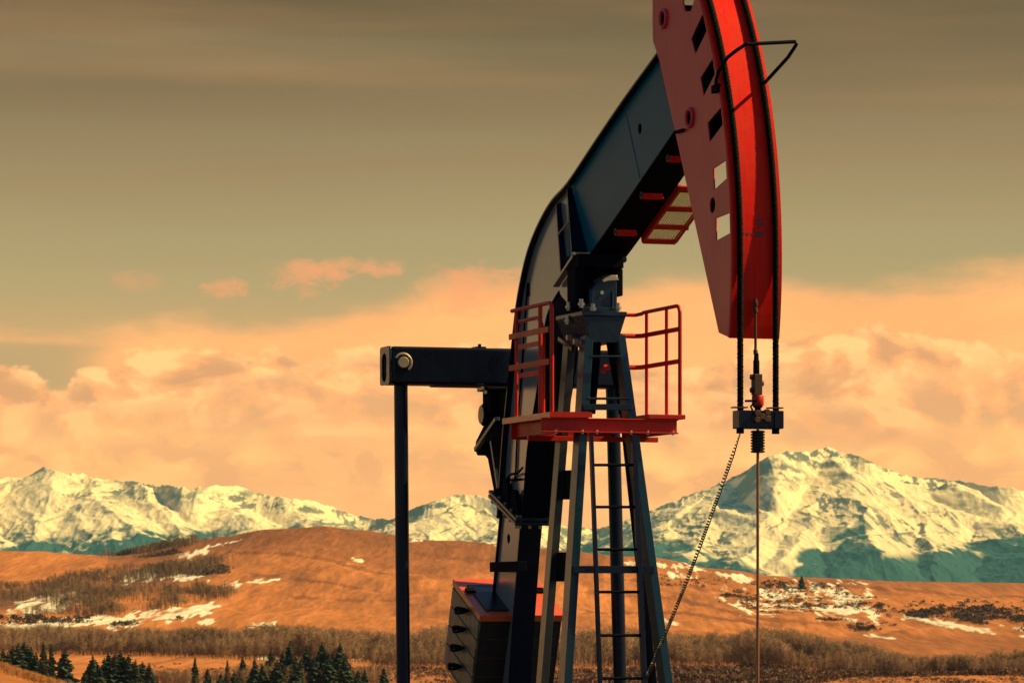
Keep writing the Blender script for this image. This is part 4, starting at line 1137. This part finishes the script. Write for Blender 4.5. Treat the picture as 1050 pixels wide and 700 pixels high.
ORD = ['first', 'second', 'third', 'fourth', 'fifth', 'sixth', 'seventh', 'eighth', 'ninth', 'tenth', 'eleventh', 'twelfth', 'thirteenth', 'fourteenth', 'fifteenth', 'sixteenth', 'seventeenth', 'eighteenth', 'nineteenth', 'twentieth'] + ['twenty-' + w_ for w_ in ('first', 'second', 'third', 'fourth', 'fifth', 'sixth', 'seventh', 'eighth', 'ninth')] + ['thirtieth', 'thirty-first', 'thirty-second', 'thirty-third']
def conifer(px, ytop, d, kind, label, k, group):
    base = ground_at(np.array([px]), np.array([d]))[0]
    zt = CAM.z + (HOR - ytop) / FPX * (base[1] - CAM.y); h = zt - base[2]
    t = thing('conifer', label, 'tree', tuple(base), random.uniform(0, 6.28), group)
    t.scale = (h, h, h)
    c = bpy.data.objects.new('crown', CROWNS[kind][k % 4]); COL.objects.link(c); c.parent = t
    s = bpy.data.objects.new('trunk', trunk_me); COL.objects.link(s); s.parent = t
    return t
groveA = [(3, 664.5, 830, 'slim'), (13, 662, 845, 'slim'), (19, 659, 830, 'broad'), (25, 657.5, 850, 'broad'), (32, 663, 840, 'slim'), (44.5, 657.5, 820, 'narrow'), (52.5, 659.5, 835, 'narrow'), (66, 665, 780, 'broad')]
groveB = [(87, 688, 770, 'broad'), (95, 670.5, 790, 'slim'), (102, 682, 770, 'broad'), (111, 667.5, 800, 'slim'), (117.5, 668.5, 790, 'slim'), (123.5, 666.5, 795, 'broad'), (132, 670.5, 790, 'slim'), (139, 676, 780, 'slim'), (146, 677.5, 790, 'slim'), (153, 679, 785, 'slim')]
groveA += [(8, 668, 835, 'slim'), (28, 662, 840, 'slim'), (37, 668, 835, 'slim')]
groveB += [(x_, y_, 792, 'broad') for x_, y_ in ((91, 680), (98, 676), (107, 674), (114, 674), (120, 673), (128, 674), (136, 678), (143, 681), (150, 684), (157, 689))]
groveC = [(200, 672.5, 880, 'narrow'), (213, 684, 860, 'slim'), (226, 690, 820, 'broad'), (233, 676, 890, 'narrow'), (240, 688, 830, 'broad'), (248.5, 673, 880, 'slim'), (261, 674.5, 860, 'slim'), (269, 680, 850, 'slim'), (278, 664, 930, 'slim'), (284, 676, 850, 'broad'), (290, 667, 880, 'slim'), (297.5, 656.5, 900, 'slim'), (304, 676, 840, 'broad'), (314, 661.5, 880, 'slim'), (322, 672, 860, 'slim'), (330, 657.5, 890, 'slim'), (337, 668, 860, 'slim'), (348.5, 658.5, 870, 'slim'), (354, 670, 850, 'slim'), (367, 686, 840, 'broad'), (374, 685, 845, 'slim'), (393.5, 683.5, 850, 'slim')]
groveC += [(x_, y_, 878, 'broad') for x_, y_ in ((274, 677), (293, 674), (300, 669), (309, 673), (318, 671), (326, 669), (334, 666), (341, 669), (345, 673), (358, 679))]
for g_ in (groveA, groveB, groveC): g_.sort()
shape_w = {'narrow': 'narrow spire-like', 'slim': 'slim pointed', 'broad': 'broad-based'}
for gi, (grove, gname, phrase) in enumerate(((groveA, 'conifers at the left edge', 'in the leftmost clump'), (groveB, 'conifers of the dense clump', 'in the dense second clump'), (groveC, 'conifers of the grove by the post', 'in the loose grove beside the post'))):
    for k, (px, yt, d, kind) in enumerate(grove):
        conifer(px, yt, d, kind, f'{shape_w[kind]} conifer, {ORD[k]} from the left {phrase}', k + gi, gname)
conifer(822, 589.5, 3620, 'broad', 'lone dark conifer standing at the top of the snowy shrub knoll', 1, None)
# leafless saplings standing between the conifers
mk('t', 'bare_saplings', [band(420, 190, 400, [(190, 700), (400, 700)], [(190, 708), (400, 708)], 21), band(160, 150, 200, [(150, 700), (200, 700)], [(150, 708), (200, 708)], 22)], 3.6, 'aspen', 'thin leafless saplings between the conifers of the loose grove', 'saplings', .4, 1.3)

# ================================================================ MOUNTAINS
md = np.concatenate([np.linspace(14500, 17500, 50), np.linspace(17540, 22400, 380), np.linspace(22450, 24500, 40)])
mpx = np.concatenate([np.linspace(-700, -110, 240), np.linspace(-108, 1160, 1250), np.linspace(1162, 1800, 240)])
MD, MPX = np.meshgrid(md, mpx, indexing='ij')
MX = MD * (MPX - 525) / FPX; MY = CAM.y + MD
def W(px, y, d): return (d * (px - 525) / FPX, d, CAM.z + (HOR - y) / FPX * d)
crest = [(-700, 500), (-300, 478), (-150, 484), (-60, 490), (0, 487), (28, 486), (36, 480), (45, 475), (56, 482), (70, 485), (85, 483), (95, 487), (108, 489), (118, 489), (126, 490), (138, 489.5), (150, 495), (170, 499), (195, 504), (205, 502), (215, 501), (228, 499), (240, 497.5), (262, 504), (280, 509), (298, 511), (310, 512), (330, 514), (350, 520), (372, 526), (395, 530), (410, 528), (425, 521), (445, 514), (465, 507), (490, 508), (512, 516), (545, 528), (580, 538), (620, 540), (655, 529), (672, 523.5), (688, 517), (705, 510), (720, 500), (735, 494), (752, 489), (770, 481), (790, 472), (803, 468), (815, 467), (822, 466), (832, 464), (840, 460), (849, 457), (860, 463), (875, 466), (890, 473), (910, 481), (925, 485), (945, 485.5), (970, 486), (985, 488.5), (1000, 494), (1020, 499), (1050, 503), (1100, 508), (1250, 490), (1500, 500), (1800, 510)]
CR = 21200
ridges = [[W(x, y, CR + 500 * math.sin(x / 60.0)) for x, y in crest]]
sp = lambda *p: ridges.append([W(*q) for q in p])
sp((849, 457, 21200), (866, 486, 20300), (884, 520, 19400), (893, 560, 18300))
sp((803, 468, 21300), (795, 500, 20300), (776, 535, 19300), (760, 575, 18000))
sp((849, 457, 21200), (838, 492, 20400), (824, 530, 19400), (800, 570, 18200))
sp((752, 489, 21200), (735, 515, 20400), (715, 545, 19300), (690, 570, 18300))
sp((910, 481, 21200), (932, 512, 20300), (952, 545, 19100), (965, 572, 18200))
sp((985, 488, 21200), (1012, 515, 20300), (1045, 540, 19200), (1075, 575, 18000))
sp((720, 500, 21200), (690, 530, 20200), (660, 560, 19000))
sp((1050, 503, 21200), (1090, 530, 20200), (1150, 560, 19000))
sp((655, 545, 19800), (690, 552, 19400), (730, 570, 18800), (775, 595, 18200))
sp((45, 475, 21200), (58, 500, 20500), (40, 530, 19600), (20, 556, 18800))
sp((85, 483, 21200), (100, 505, 20400), (112, 517, 19600), (108, 545, 18800))
sp((112, 517, 19600), (140, 540, 19000)); sp((112, 517, 19600), (80, 548, 18900))
sp((138, 489, 21200), (165, 515, 20300), (190, 540, 19300))
sp((240, 497, 21300), (232, 512, 20600), (262, 530, 19800), (280, 550, 19000))
sp((200, 503, 21200), (170, 518, 20400), (150, 535, 19600))
sp((298, 511, 21100), (325, 530, 20200), (350, 550, 19300))
sp((465, 507, 21100), (452, 528, 20300), (440, 550, 19400))
sp((490, 508, 21100), (505, 535, 20200), (530, 555, 19300))
sp((0, 487, 21200), (-20, 520, 20200), (-10, 550, 19000)); sp((-100, 488, 21200), (-80, 520, 20200), (-60, 552, 19000))
wx = (fbm(MX / 700, MD / 700, 4, 201) - .5) * 420; wy = (fbm(MX / 700, MD / 700, 4, 211) - .5) * 420
QX, QY = MX + wx * .45, MD + wy * .45
crest_z = np.interp(MPX, [c[0] for c in crest], [CAM.z + (HOR - c[1]) / FPX * CR for c in crest])
crest_z = crest_z + (fbm(MPX / 70 + 5, MPX * 0, 4, 401, .55) - .5) * 160 * (sst(1080, 1200, MPX) + sst(-60, -180, MPX))
crow = crest_z[0]; kz = np.ones(61) / 61
csm = np.convolve(np.pad(crow, 30, mode='edge'), kz, 'valid')
cd_ = CR + 450 * np.sin(MPX / 47.0) + 300 * np.sin(MPX / 19.0 + 1.0)
dd_ = np.abs(MD - cd_); wt = np.exp(-dd_ / 190.0)
Hm = crest_z * wt + np.minimum(csm[None, :], crest_z + 60) * (1 - wt) - .30 * dd_ * (1 + .25 * (1 - wt))
for ri_, rg in enumerate(ridges):
    if ri_ == 0: continue
    for (x0, y0, z0), (x1, y1, z1) in zip(rg[:-1], rg[1:]):
        z0, z1 = z0 - 28, z1 - 12
        if ri_ == 0: ux, uy = MX, MD
        else: ux, uy = QX, QY
        dx, dy = x1 - x0, y1 - y0; t = np.clip(((ux - x0) * dx + (uy - y0) * dy) / (dx * dx + dy * dy), 0, 1)
        dist = np.hypot(ux - x0 - t * dx, uy - y0 - t * dy); zz = z0 + (z1 - z0) * t
        k = .345
        Hm = np.maximum(Hm, zz - k * dist - .00004 * 0 * dist ** 2)
below = np.clip((crest_z - Hm) / 120.0, 0, 1)
rn = ridged(QX / 520 + QY / 2600, QY / 1900, 5, 221, .5); rn2 = ridged(QX / 170 + QY / 900, QY / 800, 4, 231, .5)
Hm = Hm + below * ((rn - .55) * 48 + (rn2 - .5) * 24)
fine = (fbm(MX / 70, MD / 90, 5, 241, .6) - .5)
Hm += (fine * 8) * (0.3 + .7 * below) + (ridged(MX / 70, MD / 420, 4, 245, .6) - .5) * 20 * (1 - .5 * below)
Hm = np.maximum(Hm, -30 + 40 * fbm(MX / 800, MD / 800, 3, 251))
Hm = np.where(MD > 22400, np.minimum(Hm, Hm), Hm)
# surface: snow, rock bands, forest
gz_d, gz_x = np.gradient(Hm)
gx = gz_x / np.gradient(MX, axis=1); gy = gz_d / np.gradient(MD, axis=0)
slope = np.hypot(gx, gy)
row_m = HOR - (Hm - CAM.z) / MD * FPX
u1 = (MX - 60000) ; blot = fbm(MX / 260, (Hm + MD * .3) / 110, 5, 271, .58)
relh = np.clip((crest_z - Hm) / 420.0, 0, 1.6)
region = fbm(MX / 420, Hm / 170 + MD / 3000, 4, 301)
ribs = ridged((MX + Hm * .9) / 75 + wx / 300, (Hm - MX * .3) / 300, 4, 311, .55)
ribs2 = ridged((MX - Hm * 1.1) / 95 + wx / 260, (Hm + MX * .3) / 340, 4, 321, .55)
strata = ridged((MX) / 420 + wx / 500, (Hm - MX * .10 + wy * .08) / 30, 3, 331, .55)
crag = fbm(MX / 55 + wx / 200, Hm / 34, 5, 341, .62)
zone = sst(.44, .56, region)
fc2 = fbm(MX / 22, Hm / 15, 3, 361, .6)
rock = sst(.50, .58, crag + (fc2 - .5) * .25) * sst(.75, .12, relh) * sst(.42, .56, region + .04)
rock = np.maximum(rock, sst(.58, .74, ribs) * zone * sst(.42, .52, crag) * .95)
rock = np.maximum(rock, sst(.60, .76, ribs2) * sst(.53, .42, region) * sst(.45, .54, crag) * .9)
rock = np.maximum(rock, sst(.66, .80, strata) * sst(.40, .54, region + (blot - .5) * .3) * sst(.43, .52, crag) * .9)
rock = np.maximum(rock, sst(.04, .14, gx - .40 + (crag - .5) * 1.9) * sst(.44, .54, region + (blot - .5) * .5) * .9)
rock = np.maximum(rock, sst(.02, .10, (.10 - relh) + (crag - .52) * .6) * sst(.42, .52, fbm(MX / 160, MX * 0 + 2.5, 3, 351)) * .95)
ribs3 = ridged((MX + Hm * 1.0 + wx * .25) / 34, (Hm - MX * .25) / 150, 3, 371, .55)
rock = np.maximum(rock, sst(.60, .74, ribs3) * sst(.47, .57, fbm(MX / 140, Hm / 70, 3, 375)) * .85)
rock = np.clip(rock * sst(1.5, .9, relh) * np.where(MPX < 420, .6 + .4 * sst(.46, .58, region), 1) * np.where(MPX > 880, .45 + .55 * sst(.44, .56, region), 1), 0, 1)
fl_row = np.interp(MPX, [-400, 0, 60, 110, 200, 300, 380, 450, 540, 660, 700, 740, 790, 830, 870, 885, 900, 950, 1000, 1050, 1400], [548, 548, 552, 543, 541, 541, 552, 560, 560, 545, 554, 568, 586, 562, 543, 536, 555, 553, 553, 549, 546])
forest = sst(-5, 7, row_m - fl_row + (fbm(MX / 120, MD / 300, 5, 281, .6) - .5) * 24 + (fine) * 12)
gap = sst(.56, .64, fbm(MX / 170, MD / 330, 5, 291, .6)) * sst(20, 4, row_m - fl_row - 4)
forest = forest * (1 - gap * .9)
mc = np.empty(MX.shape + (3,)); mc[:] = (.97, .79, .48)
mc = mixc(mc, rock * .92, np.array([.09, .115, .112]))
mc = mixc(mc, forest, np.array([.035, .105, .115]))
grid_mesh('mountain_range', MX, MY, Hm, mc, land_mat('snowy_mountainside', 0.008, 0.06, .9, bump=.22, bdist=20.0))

# ================================================================ AIR
mb = MB(); mb.box((-14000, -400, -140), (14000, 25500, 1250))
hz = bpy.data.materials.new('air'); hz.use_nodes = True
for n_ in list(hz.node_tree.nodes): hz.node_tree.nodes.remove(n_)
ho = hz.node_tree.nodes.new('ShaderNodeOutputMaterial'); pv = hz.node_tree.nodes.new('ShaderNodeVolumePrincipled')
pv.inputs['Color'].default_value = (0.26, 0.74, .92, 1); pv.inputs['Density'].default_value = 1.3e-5; pv.inputs['Anisotropy'].default_value = 0.0
hz.node_tree.links.new(pv.outputs[0], ho.inputs['Volume'])
haze = mb.build('haze', hz); haze['kind'] = 'stuff'; haze['label'] = 'thin bluish haze filling the air out to the mountains'; haze['category'] = 'haze'

# ================================================================ SKY AND SUN
SUN_EL = R(43)
az_v = Vector((ST, CT, 0)); az_u = Vector((CT, -ST, 0))
hd = (az_v * 0.98 + az_u * 0.19).normalized()
sdir = Vector((hd.x * math.cos(SUN_EL), hd.y * math.cos(SUN_EL), math.sin(SUN_EL)))
sl = bpy.data.lights.new('sun', 'SUN'); sl.energy = 5.0; sl.angle = R(0.5); sl.color = (1.0, 0.73, 0.27)
so = bpy.data.objects.new('sun', sl); COL.objects.link(so); so.rotation_euler = (-sdir).to_track_quat('-Z', 'Y').to_euler()

w = bpy.data.worlds.new('World'); scene.world = w; w.use_nodes = True
w.cycles.sampling_method = 'MANUAL'; w.cycles.sample_map_resolution = 512
nt = w.node_tree
for n_ in list(nt.nodes): nt.nodes.remove(n_)
L = nt.links.new
def mth(op, a, b=None, c=None, clamp=False):
    n_ = nt.nodes.new('ShaderNodeMath'); n_.operation = op; n_.use_clamp = clamp
    for i, v in enumerate((a, b, c)):
        if v is None: continue
        if isinstance(v, (int, float)): n_.inputs[i].default_value = v
        else: L(v, n_.inputs[i])
    return n_.outputs[0]
def mrange(v, a, b, c=0.0, d=1.0, smooth=True):
    n_ = nt.nodes.new('ShaderNodeMapRange'); n_.interpolation_type = 'SMOOTHSTEP' if smooth else 'LINEAR'
    for k, x in (('From Min', a), ('From Max', b), ('To Min', c), ('To Max', d)):
        if isinstance(x, (int, float)): n_.inputs[k].default_value = x
        else: L(x, n_.inputs[k])
    L(v, n_.inputs['Value']); return n_.outputs[0]
def mixn(f, a, b):
    n_ = nt.nodes.new('ShaderNodeMix'); n_.data_type = 'RGBA'
    if isinstance(f, (int, float)): n_.inputs['Factor'].default_value = f
    else: L(f, n_.inputs['Factor'])
    for k, v in (('A', a), ('B', b)):
        if isinstance(v, tuple): n_.inputs[k].default_value = v
        else: L(v, n_.inputs[k])
    return n_.outputs['Result']
tc = nt.nodes.new('ShaderNodeTexCoord')
sx = nt.nodes.new('ShaderNodeSeparateXYZ'); L(tc.outputs['Generated'], sx.inputs[0])
azn = mth('ARCTAN2', sx.outputs['X'], sx.outputs['Y'])               # bearing, 0 = view axis
eln = mth('ARCSINE', sx.outputs['Z'])
U = mth('MULTIPLY', azn, 4.2)                                           # 1 unit = 1000 photo px
V_ = mth('MULTIPLY', eln, 4.2)
def comb(x, y, z=0.0):
    n_ = nt.nodes.new('ShaderNodeCombineXYZ')
    for k, v in (('X', x), ('Y', y), ('Z', z)):
        if isinstance(v, (int, float)): n_.inputs[k].default_value = v
        else: L(v, n_.inputs[k])
    return n_.outputs[0]
def noise(su, sv, off=0.0, detail=6, rough=.55, dist=0.0):
    n_ = nt.nodes.new('ShaderNodeTexNoise'); n_.inputs['Scale'].default_value = 1.0; n_.inputs['Detail'].default_value = detail; n_.inputs['Roughness'].default_value = rough; n_.inputs['Distortion'].default_value = dist
    L(comb(mth('MULTIPLY', U, su), mth('MULTIPLY', V_, sv), off), n_.inputs['Vector']); return n_.outputs[0]
def ramp(v, lo, hi, stops):
    n_ = nt.nodes.new('ShaderNodeValToRGB'); r_ = n_.color_ramp; r_.interpolation = 'EASE'
    while len(r_.elements) > 1: r_.elements.remove(r_.elements[-1])
    r_.interpolation = 'LINEAR'
    first = True
    for p, c in stops:
        p = (p - lo) / (hi - lo)
        if first: e = r_.elements[0]; e.position = p; first = False
        else: e = r_.elements.new(p)
        e.color = c
    L(mrange(v, lo, hi, smooth=False), n_.inputs['Fac']); return n_.outputs['Color']
def curve1(v, pts, lo=-60.0, hi=1110.0):
    """photo column -> height value through a colour ramp in grey"""
    st_ = [((x - 525) / 1000.0, ((HOR - y) / 1000.0,) * 3 + (1,)) for x, y in pts]
    n_ = ramp(v, (lo - 525) / 1000, (hi - 525) / 1000, st_)
    s_ = nt.nodes.new('ShaderNodeSeparateColor'); L(n_, s_.inputs[0]); return s_.outputs[0]
def hv(y): return (HOR - y) / 1000.0
K = 1.0
def C(r, g, b, k=1.0):
    c_ = lin(r, g, b); return (c_[0] * k, c_[1] * k, c_[2] * k, 1)
wob = mth('MULTIPLY', mth('SUBTRACT', noise(1.2, 7, 3.1, 3), .5), .05)
Vw = mth('ADD', V_, wob)
base = ramp(Vw, -0.05, 0.80, [(-.05, C(225, 165, 100)), (hv(600), C(255, 205, 128)), (hv(480), C(255, 204, 128)), (hv(435), C(240, 186, 116)), (hv(395), C(186, 162, 112)), (hv(345), C(184, 162, 112)), (hv(300), C(168, 155, 110)), (hv(240), C(158, 147, 106)), (hv(170), C(146, 127, 92)), (hv(90), C(122, 106, 77)), (hv(0), C(98, 84, 60)), (0.80, C(70, 64, 52))])
# thin high streaks
st = noise(.9, 9, 7.7, 5, .5); stm = mrange(st, .50, .72)
col = mixn(mth('MULTIPLY', mth('MULTIPLY', stm, mrange(V_, hv(330), hv(250))), .35), base, C(176, 138, 98))
st2 = noise(.7, 14, 12.7, 4, .5)
col = mixn(mth('MULTIPLY', mth('MULTIPLY', mrange(st2, .52, .7), mrange(V_, hv(360), hv(280))), .22), col, C(140, 142, 110))
# layer A: soft orange veil
nA = mth('MULTIPLY', mth('SUBTRACT', noise(5, 14, 1.3, 7, .58), .5), .085)
tA = mth('ADD', curve1(U, [(-60, 338), (60, 340), (170, 322), (250, 332), (340, 326), (420, 302), (470, 284), (520, 284), (600, 296), (680, 286), (740, 284), (800, 288), (870, 298), (950, 288), (1050, 278), (1110, 276)]), nA)
mA = mrange(mth('SUBTRACT', tA, V_), -.012, .030)
gapA = mth('MULTIPLY', mrange(U, -.40, -.52), mth('MULTIPLY', mrange(V_, hv(352), hv(362)), mrange(V_, hv(402), hv(384))))
mA = mth('MULTIPLY', mA, mth('SUBTRACT', 1.0, mth('MULTIPLY', gapA, .9)))
nA2 = noise(4, 11, 21.0, 7, .55)
cA = mixn(mrange(nA2, .38, .66), C(243, 180, 112), C(255, 192, 118))
col = mixn(mA, col, cA)
# cumulus layers: ragged crowns lit on top, olive shade lower
def noise_at(du, dv_, su, sv, off, detail, rough, dist=0.0):
    n_ = nt.nodes.new('ShaderNodeTexNoise'); n_.inputs['Scale'].default_value = 1.0; n_.inputs['Detail'].default_value = detail; n_.inputs['Roughness'].default_value = rough; n_.inputs['Distortion'].default_value = dist
    L(comb(mth('MULTIPLY', mth('ADD', U, du), su), mth('MULTIPLY', mth('ADD', V_, dv_), sv), off), n_.inputs['Vector']); return n_.outputs[0]
def cumulus(col, pts, seed, bill, cs, cl, cd, soft=.006, depth=.05, fade0=.16):
    nb = noise(16, 24, seed, 8, .6, .25)
    top = mth('ADD', curve1(U, pts), mth('MULTIPLY', mth('SUBTRACT', nb, .5), bill))
    dep = mth('SUBTRACT', top, V_)
    mask = mrange(dep, -soft * .5, soft)
    r1_ = noise_at(0.0, 0.0, 10, 15, seed + 9, 6, .52, .3); r2_ = noise_at(0.018, 0.015, 10, 15, seed + 9, 6, .52, .3)
    rel = mth('SUBTRACT', r1_, r2_)                                   # billows lit from the upper right
    c_ = mixn(mrange(rel, -.01, .085), cs, cl); c_ = mixn(mth('MULTIPLY', mrange(rel, .0, -.10), .85), c_, cd)
    big = noise(5, 12, seed + 3, 4, .5)
    c_ = mixn(mth('MULTIPLY', mth('MULTIPLY', mrange(big, .46, .64), mrange(dep, .012, .05)), .6), c_, cd)
    c_ = mixn(mth('MULTIPLY', mrange(dep, .026, .004), mth('MULTIPLY', mrange(nb, .40, .60), .9)), c_, cl)
    fade = mth('MULTIPLY', mask, mrange(dep, fade0, fade0 * .4))
    return mixn(fade, col, c_)
gapm = mth('MULTIPLY', mth('MULTIPLY', mrange(U, -.38, -.47), mth('MULTIPLY', mrange(mth('ADD', V_, mth('MULTIPLY', U, .05)), hv(372), hv(382)), mrange(V_, hv(412), hv(396)))), .9)
col = mixn(gapm, col, C(176, 158, 110))
col = cumulus(col, [(-60, 366), (0, 370), (30, 380), (60, 398), (66, 402), (74, 392), (95, 374), (150, 364), (205, 350), (230, 352), (262, 368), (290, 360), (318, 374), (350, 362), (420, 356), (520, 352), (700, 380), (790, 352), (840, 338), (900, 333), (935, 340), (990, 357), (1050, 364), (1110, 366)], 31.0, .05, C(240, 179, 113), C(255, 212, 140), C(200, 156, 107), .005)
col = cumulus(col, [(-60, 425), (60, 416), (150, 412), (200, 400), (240, 384), (300, 376), (360, 386), (430, 374), (520, 376), (700, 400), (800, 404), (880, 408), (960, 378), (1010, 372), (1050, 382), (1110, 384)], 57.0, .05, C(240, 179, 113), C(255, 202, 130), C(212, 167, 113), .010)
col = cumulus(col, [(-60, 440), (60, 446), (150, 436), (240, 446), (330, 440), (430, 430), (520, 440), (700, 450), (800, 440), (880, 452), (960, 440), (1050, 436), (1110, 440)], 83.0, .05, C(250, 192, 118), C(255, 206, 126), C(222, 172, 112), .03, .05, .10)
nl = noise(3, 26, 88.0, 6, .55)
band_ = mth('MULTIPLY', mrange(V_, hv(400), hv(440)), mrange(V_, hv(530), hv(470)))
col = mixn(mth('MULTIPLY', mth('MULTIPLY', mrange(nl, .48, .68), band_), .5), col, C(222, 170, 112))
col = mixn(mth('MULTIPLY', mth('MULTIPLY', mrange(nl, .50, .30), mrange(V_, hv(430), hv(470))), .6), col, C(255, 212, 132))
# small drifting puffs
def puff(col, x, y, rx, ry, seed, k=.75, c_=C(226, 160, 108)):
    du = mth('DIVIDE', mth('SUBTRACT', U, (x - 525) / 1000.0), rx / 1000.0); dv_ = mth('DIVIDE', mth('SUBTRACT', V_, hv(y)), ry / 1000.0)
    q = mth('ADD', mth('MULTIPLY', du, du), mth('MULTIPLY', dv_, dv_))
    q = mth('ADD', q, mth('MULTIPLY', mth('SUBTRACT', noise(30, 46, seed, 8, .65, .4), .5), 5.5))
    return mixn(mth('MULTIPLY', mrange(q, 1.15, -.5), k), col, c_)
for i_, (x, y, rx, ry, k) in enumerate(((228, 297, 30, 12, .7), (312, 285, 46, 20, .75), (345, 277, 28, 12, .7), (386, 276, 30, 11, .7), (140, 293, 40, 12, .3), (470, 302, 60, 30, .6), (500, 290, 50, 22, .7))):
    col = puff(col, x, y, rx, ry, 100 + 7 * i_, k)
tint = ramp(V_, -.05, .70, [(-.05, (1.28, .97, .82, 1)), (hv(350), (1.26, .94, .80, 1)), (hv(270), (1.12, .93, .84, 1)), (hv(0), (1.02, .83, .69, 1))])
mt_ = nt.nodes.new('ShaderNodeVectorMath'); mt_.operation = 'MULTIPLY'; L(col, mt_.inputs[0]); L(tint, mt_.inputs[1]); col = mt_.outputs[0]
bg1 = nt.nodes.new('ShaderNodeBackground'); bg1.inputs['Strength'].default_value = 1.0; L(col, bg1.inputs['Color'])
sky = nt.nodes.new('ShaderNodeTexSky'); sky.sky_type = 'NISHITA'; sky.sun_disc = False; sky.sun_elevation = SUN_EL; sky.sun_rotation = math.atan2(hd.x, hd.y)
bg2 = nt.nodes.new('ShaderNodeBackground'); bg2.inputs['Strength'].default_value = 0.05
sky.dust_density = 0.6; L(sky.outputs[0], bg2.inputs['Color'])
mix = nt.nodes.new('ShaderNodeMixShader'); L(mth('MAXIMUM', mrange(V_, .64, 1.5), mrange(mth('ABSOLUTE', azn), R(55), R(95))), mix.inputs[0]); L(bg1.outputs[0], mix.inputs[1]); L(bg2.outputs[0], mix.inputs[2])
wo = nt.nodes.new('ShaderNodeOutputWorld'); L(mix.outputs[0], wo.inputs['Surface'])

# ================================================================ CAMERA, RENDER
cam = bpy.data.cameras.new('camera'); cam.sensor_width = 36; cam.lens = 36 * FPX / 1050
cam.shift_y = (HOR - 350) / 1050; cam.clip_start = 0.5; cam.clip_end = 80000
cam.dof.use_dof = True; cam.dof.focus_distance = 41.0; cam.dof.aperture_fstop = 18
co_ = bpy.data.objects.new('camera', cam); COL.objects.link(co_); co_.location = CAM; co_.rotation_euler = (R(90), 0, 0)
scene.camera = co_
vs = scene.view_settings; vs.view_transform = 'Standard'; vs.look = 'None'; vs.exposure = 0.33; vs.gamma = 1.0; vs.use_curve_mapping = False
scene.render.engine = 'CYCLES'
cy = scene.cycles; cy.use_denoising = True; cy.max_bounces = 4; cy.volume_bounces = 0; cy.transparent_max_bounces = 8
try: cy.denoiser = 'OPENIMAGEDENOISE'
except Exception: pass
cy.volume_max_steps = 64
